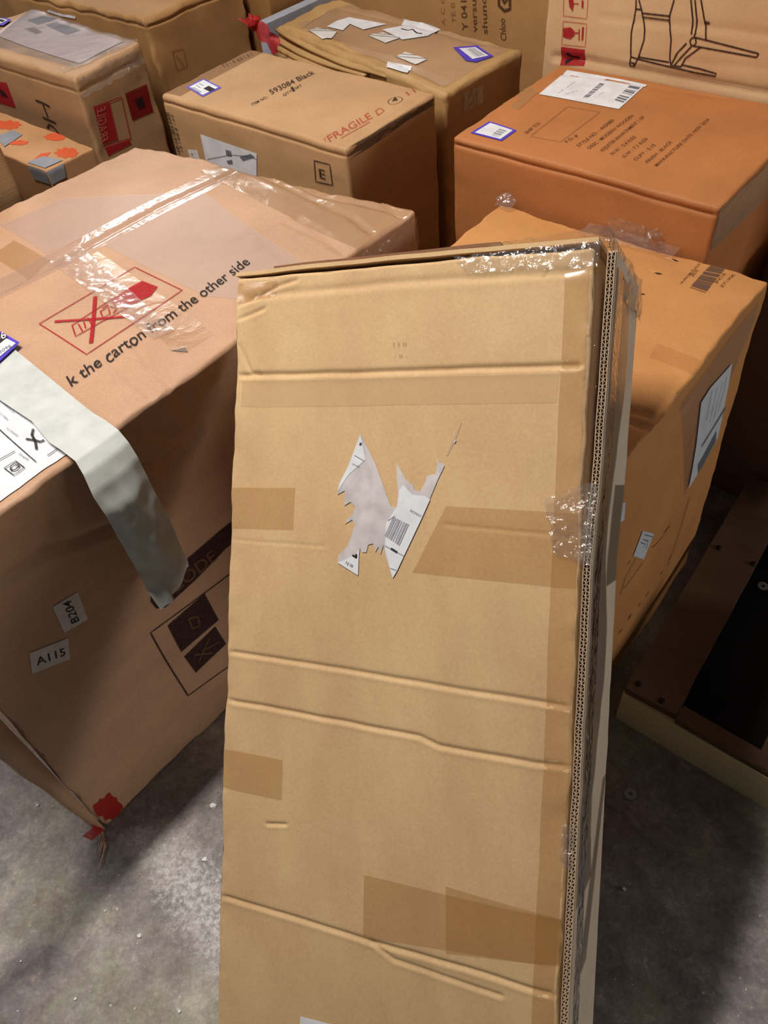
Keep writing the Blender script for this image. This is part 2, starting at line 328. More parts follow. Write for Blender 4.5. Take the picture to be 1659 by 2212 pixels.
# ------------------------------------------------------------------ floor
def floor():
    m, t, N, L = nt('concrete')
    out = N.new('ShaderNodeOutputMaterial'); p = N.new('ShaderNodeBsdfPrincipled'); L.new(p.outputs[0], out.inputs[0])
    tc = N.new('ShaderNodeTexCoord')
    def nz(sc_, det, rough=.6, dist=0):
        n = N.new('ShaderNodeTexNoise'); n.inputs['Scale'].default_value = sc_; n.inputs['Detail'].default_value = det; n.inputs['Roughness'].default_value = rough; n.inputs['Distortion'].default_value = dist
        L.new(tc.outputs['Object'], n.inputs['Vector']); return n
    def ramp(n, stops):
        r = N.new('ShaderNodeValToRGB'); e = r.color_ramp.elements
        while len(e) < len(stops): e.new(.5)
        for k, (ps, c) in enumerate(stops): e[k].position = ps; e[k].color = lin(c)+(1,) if len(c) == 3 else c
        L.new(n, r.inputs[0]); return r
    def mix(fac, a, b, bt='MIX'):
        x = N.new('ShaderNodeMix'); x.data_type = 'RGBA'; x.blend_type = bt
        if hasattr(fac, 'node'): L.new(fac, x.inputs[0])
        else: x.inputs[0].default_value = fac
        L.new(a, x.inputs[6]); L.new(b, x.inputs[7]); return x.outputs[2]
    c1 = ramp(nz(3.5, 8, .65, .6).outputs['Fac'], [(.3, (192, 186, 186)), (.48, (212, 209, 210)), (.62, (220, 219, 214)), (.75, (206, 199, 194))])
    c2 = ramp(nz(11, 6, .7, .3).outputs['Fac'], [(.30, (60, 58, 52)), (.46, (122, 120, 116)), (.54, (134, 134, 132)), (.72, (190, 188, 184))])
    col = mix(.7, c1.outputs[0], c2.outputs[0], 'OVERLAY')
    c4 = ramp(nz(28, 7, .75, .8).outputs['Fac'], [(.32, (70, 67, 60)), (.47, (120, 120, 118)), (.60, (150, 148, 146)), (.70, (205, 200, 196))])
    col = mix(.6, col, c4.outputs[0], 'OVERLAY')
    c3 = ramp(nz(110, 5, .8).outputs['Fac'], [(.3, (70, 70, 70)), (.5, (128, 128, 128)), (.75, (190, 190, 190))])
    col = mix(.5, col, c3.outputs[0], 'OVERLAY')
    # spilled white powder beside the big carton
    mp = N.new('ShaderNodeMapping'); mp.vector_type = 'TEXTURE'; mp.inputs['Location'].default_value = (-.395, .435, 0); mp.inputs['Rotation'].default_value = (0, 0, math.radians(-50)); mp.inputs['Scale'].default_value = (.235, .070, 1)
    L.new(tc.outputs['Object'], mp.inputs[0]); ln = N.new('ShaderNodeVectorMath'); ln.operation = 'LENGTH'; L.new(mp.outputs[0], ln.inputs[0])
    nn = nz(55, 5, .85, .3)
    ad = N.new('ShaderNodeMath'); ad.operation = 'MULTIPLY_ADD'; L.new(nn.outputs['Fac'], ad.inputs[0]); ad.inputs[1].default_value = 2.6; L.new(ln.outputs['Value'], ad.inputs[2])
    mr = N.new('ShaderNodeMapRange'); mr.inputs[1].default_value = 2.35; mr.inputs[2].default_value = 1.7; mr.inputs[3].default_value = 0; mr.inputs[4].default_value = .85; L.new(ad.outputs[0], mr.inputs[0])
    gn = N.new('ShaderNodeMath'); gn.operation = 'MULTIPLY'; L.new(mr.outputs[0], gn.inputs[0]); grr = ramp(nz(95, 3, .7).outputs['Fac'], [(.40, (.2, .2, .2, 1)), (.60, (1, 1, 1, 1))]); L.new(grr.outputs[0], gn.inputs[1])
    wc = N.new('ShaderNodeRGB'); wc.outputs[0].default_value = lin((214, 214, 214))+(1,)
    col = mix(gn.outputs[0], col, wc.outputs[0])
    sp = ramp(nz(120, 1, .5).outputs['Fac'], [(.74, (0, 0, 0, 1)), (.78, (.7, .7, .7, 1))]); col = mix(sp.outputs[0], col, wc.outputs[0])
    L.new(col, p.inputs['Base Color']); p.inputs['Roughness'].default_value = .62; p.inputs['Specular IOR Level'].default_value = .3
    bp = N.new('ShaderNodeBump'); bp.inputs['Strength'].default_value = .35; bp.inputs['Distance'].default_value = .003; L.new(nz(45, 6, .7).outputs['Fac'], bp.inputs['Height']); L.new(bp.outputs[0], p.inputs['Normal'])
    o = mesh('floor', [V((-8, -5, 0)), V((8, -5, 0)), V((8, 10, 0)), V((-8, 10, 0))], [(0, 1, 2, 3)], m); o['kind'] = 'structure'
floor()
exec_later = []
# ================================================================== FRONT BOX (leaning)
FW, FD, FN = V((.891, -.4019, .2113)), V((-.1526, -.7034, -.6942)), V((.4276, .5863, -.688))
FTL = V((-.1547, .9195, .9524)); fw, ft, fl = .457, .175, 1.195
def fp(a, s_, n): return FTL + FW*a + FD*s_ + FN*n
corn = [[[fp(i*fw, fl*(1-k), j*ft) for k in (0, 1)] for j in (0, 1)] for i in (0, 1)]
CARD_F = card('kraft_board_light', (207, 174, 129), .07, (3, 1, 1), .75, .3)
F = Carton('cardboard_box', corn, CARD_F, 'tall narrow kraft cardboard box leaning in the foreground, torn white label on its face', res=.02, r=.005, amp=.004, crush=.003,
    fres={'front': .0021}, creases={'front': [
        ([(512, 812), (700, 806), (900, 801), (1000, 796), (1245, 790)], 0.0034, 0.0031),
        ([(512, 745), (540, 805), (560, 808)], 0.0023, 0.0027), ([(515, 660), (560, 640), (600, 618), (640, 606)], 0.0023, 0.0027), ([(515, 690), (570, 668)], 0.0023, 0.0027),
        ([(492, 1410), (700, 1442), (900, 1475), (1100, 1510), (1228, 1530)], 0.0026, 0.0027),
        ([(484, 1513), (700, 1555), (905, 1592), (945, 1612), (1150, 1650), (1225, 1658)], 0.0029, 0.0027),
        ([(470, 1930), (640, 1985), (800, 2037), (1000, 2090), (1205, 2150)], 0.0030, 0.0029),
        ([(805, 2040), (850, 2075), (1000, 2125), (1080, 2150)], 0.0023, 0.0027),
        ([(580, 1783), (620, 1785)], 0.0030, 0.0020), ([(500, 1165), (700, 1180)], 0.0006, 0.0020), ([(960, 1135), (1245, 1165)], 0.0011, 0.0020),
        ([(512, 645), (800, 615), (1268, 580)], 0.0016, 0.0048)]})
CORR = flat('corrugated_edge_board', (196, 172, 146), .8, .2); RAW = card('raw_board_edge', (120, 84, 56), .15)
# side panel, its cut corrugated edge towards the viewer
def g(s_):
    for (s0, g0), (s1, g1) in zip([(0, .0125), (.25, .0075), (.33, .003), (1.3, .002)], [(.25, .0075), (.33, .003), (1.3, .002), (2, .002)]):
        if s_ <= s1: return g0+(g1-g0)*(s_-s0)/(s1-s0)
    return .002
TH = .0085
vs, fs = [], []; n = 150
for k in range(n+1):
    s_ = .004 + (fl-.004)*k/n; wob = .0008*noise.noise(V((s_*30, 2, 2))); a0 = fw + g(s_) + .001 + wob; hh = .008
    for (a, d) in ((a0, hh), (a0+TH, hh), (a0+TH, ft+.001), (a0, ft+.001)): vs.append(fp(a, s_, d))
for k in range(n):
    for q in range(4): a, b = k*4+q, k*4+(q+1) % 4; fs.append((a, b, b+4, a+4))
fs += [(0, 1, 2, 3), (n*4+3, n*4+2, n*4+1, n*4)]
CARD_S = card('kraft_board_side', (222, 206, 186), .08, (1, 1, 1), .6, .2)
side = mesh('side_panel', vs, fs, CARD_S, F.root, smooth=False)
vs, fs = [], []
def ribbon(pts, d0, d1, th):
    b = len(vs)
    for k, (a, s_) in enumerate(pts):
        vs.extend([fp(a-th/2, s_, d0), fp(a+th/2, s_, d0), fp(a+th/2, s_, d1), fp(a-th/2, s_, d1)])
    for k in range(len(pts)-1):
        for q in range(4): i, j = b+k*4+q, b+k*4+(q+1) % 4; fs.append((i, j, j+4, i+4))
pitch = .0072; m_ = int((fl-.01)/pitch*2)
sq = [.006+k*pitch/2 for k in range(m_)]
base_a = lambda s_: fw + g(s_) + .001 + .0008*noise.noise(V((s_*30, 2, 2)))
for off_ in (0.0005, TH/2, TH-.0005): ribbon([(base_a(s_)+off_, s_) for s_ in sq], .0, .008, .0009)
for w0, ph in ((.0005, 0), (TH/2, 1)):
    ribbon([(base_a(s_)+w0+((k+ph) % 2)*(TH/2-.0005)+.0005*noise.noise(V((s_*90, ph, 1))), s_) for k, s_ in enumerate(sq)], .0, .008, .0008)
mesh('corrugated_edge', vs, fs, CORR, side, smooth=False, label='pale cut edge showing two rows of corrugation')
# top flaps folded over the end
def slab(name, pts, d0, d1, th, mat, parent, lab=None):
    """pts: (a, s) along the flap; the slab runs back from d0 to d1"""
    vs, fs = [], []
    for a, s_ in pts: vs.extend([fp(a, s_, d0), fp(a, s_-th, d0), fp(a, s_-th, d1), fp(a, s_, d1)])
    for k in range(len(pts)-1):
        for q in range(4): i, j = k*4+q, k*4+(q+1) % 4; fs.append((i, i+4, j+4, j))
    e = (len(pts)-1)*4; fs.extend([(0, 1, 2, 3), (e+3, e+2, e+1, e)])
    return mesh(name, vs, fs, mat, parent, smooth=False, label=lab)
wv = lambda x, k: .0012*noise.noise(V((x*14, k, 0)))
xs = [fw*.0+(fw+.004)*k/60 for k in range(61)]
slab('top_flap', [(x, -.0015-.003*min(1, x/.2)+wv(x, 1)) for x in xs], -.001, ft, .005+.0, CARD_F, F.root)
xs2 = [.05+.30*k/50 for k in range(51)]
slab('inner_top_flap', [(x, -.0095-.004*min(1, x/.3)+wv(x, 4)) for x in xs2], .012, ft*.9, .004, RAW, F.root, 'darker raw cardboard edge')
F.quad('tape', 'front', [(501, 1050), (636, 1050), (633, 1143), (499, 1140)], TAPEY)
F.quad('tape', 'front', [(483, 1617), (613, 1645), (611, 1732), (481, 1702)], TAPEY)
F.quad('tape', 'front', [(962, 1093), (1247, 1112), (1243, 1278), (890, 1238)], TAPEY, .0007)
F.quad('tape', 'front', [(1218, 590), (1272, 580), (1198, 2300), (1140, 2300)], TAPEY, .0005)
F.quad('tape', 'front', [(788, 1892), (1208, 1985), (1205, 2085), (786, 2028)], TAPEY, .0006)
F.quad('tape', 'front', [(962, 1912), (1208, 1982), (1205, 2080), (962, 2058)], TAPEY, .0010)
F.quad('shipping_label', 'front', [(650, 2196), (1000, 2290), (990, 2420), (640, 2330)], WHITE)
F.quad('tape', 'front', [(512, 612), (600, 604), (596, 640), (512, 656)], TAPEY, .0006)
F.quad('paper_patch', 'front', [(520, 822), (1205, 806), (1200, 870), (518, 878)], film('pale_board_skin', (222, 192, 146), .35, .5, .1, 10, .1), .0006)
F.text('front', [('I I II', (848, 748), (876, 748), (848, 738)), ('- II -', (850, 772), (878, 772), (850, 765))], ink('faint_grey_ink', (140, 118, 92), .4), name='faint_stamp')
# torn label remains
c8 = lambda x, y: (640+x/3.6065, 880+y/3.6065)
torn = [c8(*p) for p in [(495, 195), (520, 250), (610, 430), (705, 690), (735, 770), (775, 775), (790, 690), (780, 560), (778, 430), (800, 470), (850, 560), (905, 605), (915, 640), (960, 655), (1000, 590), (1015, 530), (1045, 525), (1080, 520),
    (1095, 440), (1080, 395), (1110, 435), (1140, 430), (1150, 455), (1100, 560), (970, 880), (840, 1160), (785, 1280), (752, 1335), (735, 1270), (700, 1180), (678, 1075), (655, 1150), (640, 1085), (615, 1130), (600, 1060), (560, 1070),
    (545, 1130), (515, 1130), (495, 1095), (485, 1200), (483, 1312), (325, 1210), (330, 1150), (400, 1080), (430, 990), (455, 915), (435, 870), (375, 905), (400, 860), (440, 830), (455, 770), (420, 730), (370, 760), (375, 640), (318, 672), (325, 600), (400, 450)]]
FIB = flat('torn_paper_fibre', (206, 200, 202), .9, .1, 0, .12)
lb = F.poly('torn_label', 'front', torn, FIB, .0010, label='white torn paper left from a ripped label')
F.poly('label_remnant', 'front', [c8(*p) for p in [(495, 200), (535, 400), (400, 520), (320, 650), (330, 590), (400, 450)]], WHITE, .0014, lb)
F.poly('label_remnant', 'front', [c8(*p) for p in [(830, 600), (900, 680), (1000, 690), (1040, 720), (970, 880), (840, 1160), (785, 1280), (752, 1335), (690, 1100), (700, 900), (790, 760), (800, 640)]], WHITE, .0014, lb)
F.poly('label_remnant', 'front', [c8(*p) for p in [(490, 1120), (483, 1312), (325, 1210), (400, 1180)]], WHITE, .0014, lb)
F.bars('barcode', 'front', [c8(755, 850), c8(885, 915), c8(810, 1085), c8(690, 1000)], 13, GREYI, .0018, lb)
F.strokes('label_rule', 'front', [[c8(450, 365), c8(525, 410)], [c8(690, 1078), c8(838, 1160)], [c8(735, 1255), c8(785, 1275)], [c8(715, 880), c8(770, 845)]], .0009, GREYI, .0018, lb)
F.strokes('label_rule', 'front', [[c8(738, 1100), c8(788, 1132)], [c8(500, 268), c8(495, 290)], [c8(440, 1150), c8(475, 1172)], [c8(468, 1140), c8(470, 1165)]], .0028, BLACKI, .0018, lb)
F.text('front', [('RECIPIENT', c8(885, 810), c8(970, 860), c8(893, 793)), ('NJ 08', c8(385, 1215), c8(440, 1250), c8(395, 1195)), ('SHIP', c8(430, 435), c8(490, 465), c8(436, 425))], GREYI, .0019, lb)
F.poly('scuff', 'front', [(995, 908), (986, 940), (975, 965), (965, 985), (960, 982), (970, 960), (980, 935)], ink('pale_scuff', (214, 190, 160), .6), .0008)
F.poly('scuff', 'front', [(981, 948), (984, 952), (980, 958), (978, 955)], FIB, .0012)
# stretch film on the corner and half-way down the edge
crumple('stretch_film', [fp(.30, -.001, -.003), fp(fw+.008, -.006, -.003), fp(fw+.004, .022, -.003), fp(.32, .018, -.003)], FILM, F.root, 90, 14, .0022, 60, 1)
crumple('stretch_film', [fp(.33, -.012, -.002), fp(fw+.016, -.022, .0), fp(fw+.02, -.006, .03), fp(.34, -.008, .04)], FILMG, F.root, 60, 12, .003, 55, 2)
crumple('stretch_film', [fp(fw+.012, -.02, -.001), fp(fw+.026, .004, .16), fp(fw+.026, .05, .17), fp(fw+.017, .04, .006)], FILMG, F.root, 50, 16, .003, 40, 3)
crumple('stretch_film', [fp(fw-.006, .03, -.003), fp(fw+.010, .03, .001), fp(fw+.006, .26, .001), fp(fw-.006, .26, -.002)], film('thin_film', (200, 196, 196), .02, .08, .9, 40, .8), F.root, 10, 90, .0022, 50, 4)
crumple('stretch_film', [fp(.415, .268, -.003), fp(fw+.012, .245, -.002), fp(fw+.012, .335, -.002), fp(.43, .325, -.003)], FILM, F.root, 46, 50, .0028, 60, 5)
crumple('stretch_film', [fp(fw+.003, .25, -.003), fp(fw+.015, .25, -.002), fp(fw+.014, .335, -.002), fp(fw+.001, .335, -.003)], FILM, F.root, 12, 46, .004, 90, 6)
crumple('stretch_film', [fp(fw-.006, .62, -.003), fp(fw+.008, .62, -.001), fp(fw+.008, .67, -.001), fp(fw-.006, .665, -.003)], FILM, F.root, 16, 26, .003, 70, 8)
# long tape bands down the side panel
def sband(nm, pts, mat, off, lab=None):
    vs, fs = [], []
    for k, (s_, d0, d1) in enumerate(pts):
        a = base_a(s_) + TH + off
        for q in range(7): d = d0+(d1-d0)*q/6; vs.append(fp(a+.0006*abs(noise.noise(V((s_*20, d*30, 1)))), s_, d))
    for k in range(len(pts)-1):
        for q in range(6): i = k*7+q; fs.append((i, i+1, i+8, i+7))
    mesh(nm, vs, fs, mat, F.root, label=lab)
BTAPE = film('brown_tint_tape', (112, 94, 70), .45, .2, .3, 12, .35)
sband('side_tape', [(.02+.7*k/60, .012, .10+.022*math.sin(k*.21)) for k in range(61)], BTAPE, .0006, 'brownish clear tape down the narrow side')
sband('side_tape', [(.02+1.1*k/60, .012, .05) for k in range(61)], FILM, .0022)
sband('side_tape', [(.62+.2*k/20, .15-.11*k/20, .172-.08*k/20) for k in range(21)], BTAPE, .0008)
sband('side_tape', [(.25+.12*k/16, .10, .172) for k in range(17)], BTAPE, .0009)
# ================================================================== BIG LEFT BOX
CARD_L = card('kraft_board_pinkish', (192, 154, 124), .08, (1, 1, 3), .55, .3)
Lb = Carton('cardboard_box', bx([(-1.575, .03), (-.850, .016), (-.866, 1.075), (-1.58, .985)], [.78, .78, .775, .78], 0, [(-1.575, .03), (-.850, .016), (-.850, 1.06), (-1.58, .985)]), CARD_L,
    'large pinkish carton at left printed with a crossed-out cutter, white paper strip over its edge', res=.02, r=.008, amp=.007, crush=.005,
    fres={'top': .006, 'right': .007}, bulge={'right': -.006, 'top': .004}, creases={
      'top': [([(-120, 700), (0, 640), (150, 560), (350, 450), (545, 350)], .004, .006), ([(233, 775), (300, 830), (338, 868)], .004, .008), ([(290, 745), (330, 800), (380, 838)], .0035, .006),
              ([(500, 352), (650, 415), (760, 470), (820, 520)], .004, .006), ([(590, 375), (700, 420), (800, 445), (885, 470)], .005, .007), ([(620, 480), (700, 520), (760, 560)], .003, .006), ([(560, 520), (640, 575)], .002, .006),
              ([(640, 470), (690, 500), (745, 545)], .003, .006), ([(820, 435), (870, 470)], .006, .006), ([(260, 880), (310, 870)], .002, .006)],
      'right': [([(-60, 1300), (0, 1262), (93, 1196), (187, 1163), (241, 1140)], .008, .010), ([(93, 1080), (110, 1130), (135, 1160)], .005, .008), ([(115, 1120), (95, 1185)], .003, .007), ([(459, 846), (429, 920), (405, 960), (354, 1010)], .009, .012),
                ([(330, 935), (380, 950), (430, 935)], .006, .009), ([(300, 1010), (380, 985), (420, 950)], .005, .009), ([(385, 850), (400, 870), (420, 905)], .005, .008), ([(430, 910), (500, 880)], .006, .012), ([(500, 790), (470, 850), (450, 880)], .004, .008)]})
RR_ = 'right'
LR = Lb.root
Lb.quad('tape', 'top', [(-150, 735), (-150, 690), (535, 330), (570, 352)], SHEEN, .0009)
Lb.quad('tape', 'top', [(150, 585), (212, 548), (462, 720), (388, 766)], TAPEY, .0006)
Lb.quad('tape', 'top', [(-20, 560), (30, 525), (110, 570), (60, 610)], TAPEY, .0006)
Lb.quad('tape', 'top', [(430, 370), (560, 335), (890, 455), (780, 545)], TAPE, .0010)
PALEP = film('pale_tape_sheet', (204, 184, 174), .32, .35, .2, 10, .12)
Lb.poly('pale_tape', 'top', [(225, 535), (440, 415), (525, 480), (700, 600), (560, 650), (440, 640)], PALEP, .0007)
Lb.poly('pale_tape', 'top', [(0, 490), (140, 430), (330, 425), (390, 415), (190, 515), (100, 555)], PALEP, .0007)
crumple('wrinkled_tape', [Lb.pt('top', *Lb.uv('top', 110, 575), .003), Lb.pt('top', *Lb.uv('top', 175, 540), .003), Lb.pt('top', *Lb.uv('top', 375, 715), .003), Lb.pt('top', *Lb.uv('top', 330, 735), .003)], SHEEN, LR, 16, 90, .0012, 36, 9)
Lb.strokes('printed_frame', 'top', [[(85, 708), (290, 580), (390, 628), (187, 770), (85, 708)]], .0022, REDI, .0015)
c4 = lambda x, y: (x/2.9625, 380+y/2.9625)
Lb.strokes('printed_cross', 'top', [[c4(350, 955), c4(850, 905)], [c4(610, 785), c4(580, 1085)]], .0065, REDI, .0018)
Lb.poly('printed_cutter', 'top', [c4(*p) for p in [(905, 678), (1002, 715), (960, 772), (880, 812), (800, 862), (750, 830), (710, 805), (760, 768), (830, 720)]], REDI, .0016)
Lb.strokes('printed_cutter', 'top', [[c4(715, 800), c4(640, 850), c4(460, 975), c4(482, 1045), c4(640, 950), c4(800, 858)], [c4(500, 965), c4(525, 1010)], [c4(535, 950), c4(545, 990)], [c4(560, 925), c4(590, 975)], [c4(640, 880), c4(655, 920), c4(700, 895), c4(690, 850), c4(640, 880)], [c4(700, 845), c4(745, 860), c4(720, 890)], [c4(650, 860), c4(720, 820), c4(740, 850)]], .0024, REDI, .0017)
Lb.text('top', [('k the carton from the other side', (156, 838), (543, 570), (143, 817))], BLACKI, .0016)
Lb.poly('torn_spot', 'top', [(366, 757), (398, 750), (405, 760)], flat('torn_grey', (128, 116, 104)), .0012)
# white label sheet and hanging strip
lab = Lb.quad('shipping_label', 'top', [(-260, 1270), (150, 980), (60, 890), (-330, 1150)], WHITE, .0016, label='white address label with small print')
lab2 = Lb.quad('shipping_label', 'top', [(-330, 1150), (62, 892), (-110, 745), (-420, 900)], WHITE, .0015)
def frame(P, k): 
    cx = sum(p[0] for p in P)/4; cy = sum(p[1] for p in P)/4; return [(cx+(x-cx)*k, cy+(y-cy)*k) for x, y in P]
def strip():
    # on the top, over the edge, then hanging free and curling in
    q0, q1 = Lb.uv('top', -40, 655), Lb.uv('top', 275, 940); ql = Lb.uv('top', 145, 983); A, B = Lb.dims('top')
    prof = [(-1.30, .7870), (-1.15, .7875), (-1.0, .7875), (-.92, .788), (-.87, .789), (-.842, .785), (-.824, .772), (-.812, .750), (-.803, .715), (-.797, .68), (-.793, .64), (-.790, .60), (-.789, .565), (-.790, .535), (-.793, .515)]
    pr = []
    for (a0, z0), (a1, z1) in zip(prof, prof[1:]):
        for k in range(6): t = k/6; pr.append((a0+(a1-a0)*t, z0+(z1-z0)*t))
    pr.append(prof[-1]); vs, fs = [], []; n = 20; tot = 0
    for k, (a, z) in enumerate(pr):
        if k: tot += math.hypot(a-pr[k-1][0], z-pr[k-1][1])
        h = max(0, tot-.46); wide = max(0, (-.9-a))
        for i in range(n+1):
            t = i/n; bl = .288+.012*min(1, wide/.06)-.012*min(1, h/.05); br = .362+.10*wide-.006*min(1, h/.1)
            b = bl+(br-bl)*t; q = min(1, h/.08)
            curl = .010*math.sin(t*math.pi)*q; cr = .0035*noise.noise(V((b*55, tot*30, 2)))*q + .006*noise.noise(V((b*30, tot*14, 7)))*min(1, h/.16)
            end = max(0, k-len(pr)+8)/8
            vs.append(ab(a+curl+cr+.02*end*(1-t)*(t < .35), b, z - .016*end*(1-t)+.004*end*math.sin(t*9)))
    for k in range(len(pr)-1):
        for i in range(n): fs.append((k*(n+1)+i, k*(n+1)+i+1, (k+1)*(n+1)+i+1, (k+1)*(n+1)+i))
    return mesh('paper_strip', vs, fs, flat('strip_paper', (204, 210, 206), .45, .4), LR, label='long white paper strip draped over the box edge')
strip()
st = Lb.quad('sticker', 'top', [(-60, 790), (-8, 728), (47, 758), (0, 802)], PURPLE, .0100, label='white sticker with violet border')
Lb.quad('sticker_face', 'top', [(-52, 786), (-10, 737), (39, 760), (-3, 795)], WHITE, .0106, st)
Lb.quad('sticker_print', 'top', [(-30, 765), (8, 740), (22, 748), (-15, 778)], BLACKI, .0112, st)
Lb.text('top', [('96', (0, 762), (20, 748), (-6, 750))], WHITE, .0118, st); Lb.text('top', [('93096', (-2, 788), (30, 768), (-5, 782))], GREYI, .0113, st)
Lb.strokes('pen_mark', 'top', [[(60, 954), (80, 957), (90, 960), (99, 956)], [(76, 932), (73, 945), (80, 960), (82, 977)]], .0035, BLACKI, .0040, lab)
Lb.strokes('label_rule', 'top', [[(12, 1019), (37, 1003), (54, 1018), (30, 1035), (12, 1019)], [(1, 1001), (36, 981)], [(105, 990), (130, 972)], [(0, 930), (80, 1005)]], .0016, BLACKI, .0040, lab)
Lb.text('top', [('G', (27, 1030), (46, 1016), (20, 1017))], BLACKI, .0042, lab)
Lb.text('top', [('943 Rosewood Dr', (0, 870), (34, 899), (2, 866)), ('LOT 4084', (0, 898), (20, 914), (2, 894)), ('A C0000', (18, 932), (42, 950), (20, 928)), ('Pwd', (44, 990), (62, 1002), (47, 985))], GREYI, .0042, lab)
# stickers on the shaded long side
for quad_, txt, tl, lbl in (([(111, 1317), (166, 1283), (190, 1343), (138, 1374)], 'B204', ((171, 1346), (150, 1300), (153, 1354)), 'small white sticker reading B204'),
                       ([(61, 1419), (147, 1385), (152, 1431), (67, 1465)], 'A115', ((78, 1446), (142, 1422), (74, 1429)), 'small white sticker reading A115')):
    q = Lb.quad('sticker', 'right', quad_, WHITE2, .0010, label=lbl); Lb.text('right', [(txt,)+tl], BLACKI, .0016, q)
DKP = ink('dark_print', (52, 26, 30), .85)
Lb.polys('printed_badge', 'right', [[(329, 1280), (345, 1262), (410, 1208), (478, 1152), (560, 1090), (575, 1130), (494, 1190), (430, 1254), (362, 1315), (342, 1318), (329, 1303)]], DKP, .0012)
Lb.text('right', [('CODE', (379, 1287), (474, 1212), (363, 1266))], ink('badge_letters', (120, 84, 60), .8), .0018)
c5 = lambda x, y: (x/2.571, 1000+y/2.571)
Lb.strokes('printed_frame', 'right', [[c5(1500, 480), c5(850, 950), c5(1050, 1300), c5(1500, 960)]], .003, DARKI, .0012)
Lb.polys('printed_symbols', 'right', [[c5(945, 910), c5(1150, 735), c5(1225, 880), c5(1020, 1055)], [c5(1035, 1080), c5(1205, 915), c5(1260, 1010), c5(1095, 1170)]], DKP, .0012)
Lb.strokes('printed_symbols', 'right', [[c5(1090, 1070), c5(1190, 1060)], [c5(1110, 1110), c5(1170, 980)], [c5(1130, 1050), c5(1220, 1000)], [c5(1060, 870), c5(1110, 860), c5(1120, 910), c5(1080, 925), c5(1060, 870)]], .004, ink('pale_symbol', (120, 90, 60), .7), .0018)
REDS = ink('red_spray', (176, 30, 28), .85)
Lb.poly('red_paint', 'right', [c5(*p) for p in [(545, 1965), (532, 1930), (522, 1895), (548, 1882), (556, 1862), (580, 1862), (596, 1838), (612, 1830), (628, 1852), (652, 1862), (656, 1884), (680, 1900), (692, 1925), (676, 1940), (680, 1962), (650, 1970), (636, 1992), (612, 1978), (590, 1988), (575, 1960)]], REDS, .0012)
# sprung end flap at the near corner
def lflap():
    vs, fs = [], []; n = 40
    for k in range(n+1):
        t = k/n; z = .76*t+.004; out_ = .012+.055*t**1.1 + .004*noise.noise(V((t*9, 1, 1))); sh = .006*noise.noise(V((t*6, 5, 1)))
        for a, b in ((-.853, .012), (-.853+sh-.004, .012-out_), (-.880, .008-out_), (-.885, .012)): vs.append(ab(a, b, z))
    for k in range(n):
        for q in range(4): i, j = k*4+q, k*4+(q+1) % 4; fs.append((i, j, j+4, i+4))
    fs.extend([(3, 2, 1, 0), (n*4, n*4+1, n*4+2, n*4+3)])
    o = mesh('end_flap', vs, fs, CARD_L, LR, label='sprung end flap beside the shaded side')
    vs2 = [ab(-.850, .010, .010), ab(-.850, -.018, .014), ab(-.851, -.024, .05), ab(-.851, .004, .045)]
    mesh('red_paint', vs2, [(0, 1, 2, 3)], REDS, o)
lflap()
# frayed bits at the bottom corner
fr = []; ff = []
for k in range(7):
    a, b = -.862+.006*k, .01-.003*k; p = ab(a, b, .004); d = ab(.02+.01*random.random(), -.02-.02*random.random(), 0)*.9; s_ = DB*.0016; bb = len(fr)
    fr += [p-s_, p+s_, p+d+s_*.4, p+d-s_*.4, p-s_+DZ*.003, p+s_+DZ*.003, p+d+s_*.4+DZ*.002, p+d-s_*.4+DZ*.002]; ff += [(bb, bb+1, bb+2, bb+3), (bb+4, bb+7, bb+6, bb+5), (bb, bb+4, bb+5, bb+1), (bb+2, bb+6, bb+7, bb+3), (bb+1, bb+5, bb+6, bb+2), (bb, bb+3, bb+7, bb+4)]
mesh('frayed_corner', fr, ff, CARD_L, LR, smooth=False)
crumple('stretch_film', [Lb.pt('right', *Lb.uv('right', 775, 552), .004), Lb.pt('right', .995, .985, .004), Lb.pt('right', .995, .80, .006), Lb.pt('right', .80, .84, .006)], FILMG, LR, 40, 30, .004, 40, 12)
# ================================================================== MIDDLE BOX
CARD_M = card('kraft_board_tan', (188, 150, 108), .07, (1, 1, 3), .7, .25)
M = Carton('cardboard_box', bx([(-1.603, 1.10), (-1.048, 1.10), (-1.048, 1.39), (-1.615, 1.40)], .84, 0, [(-1.625, 1.105), (-1.055, 1.105), (-1.05, 1.395), (-1.62, 1.40)]), CARD_M,
    'tan cardboard box printed FRAGILE in red, right behind the big left box', res=.012, r=.008, amp=.004, crush=.003, lip=.016,
    creases={'top': [([(735, 318), (790, 275), (850, 245)], .002, .01), ([(905, 215), (850, 250), (760, 300)], .003, .008)]})
pxo = lambda x, y: (320+x/2.5136, y/2.5136)
st = M.quad('sticker', 'top', [(401, 189), (438, 210), (479, 190), (439, 170)], PURPLE, .0010, label='white sticker with violet border')
M.quad('sticker_face', 'top', frame([(401, 189), (438, 210), (479, 190), (439, 170)], .82), WHITE, .0014, st)
M.quad('sticker_print', 'top', [pxo(300, 485), pxo(335, 502), pxo(365, 488), pxo(330, 470)], BLACKI, .0019, st)
M.strokes('sticker_print', 'top', [[pxo(245, 478), pxo(290, 505)], [pxo(258, 466), pxo(285, 482)], [pxo(275, 458), pxo(300, 470)], [pxo(232, 478), pxo(280, 508)]], .0018, GREYI, .0019, st)
M.text('top', [('593084 Black', (586, 206), (680, 160), (579, 197)), ('ITEM NO.:', (545, 231), (579, 213), (542, 226)), ('QTY:  SET', (612, 210), (652, 187), (609, 206)), ('1', (632, 200), (637, 197), (626, 191))], DARKI)
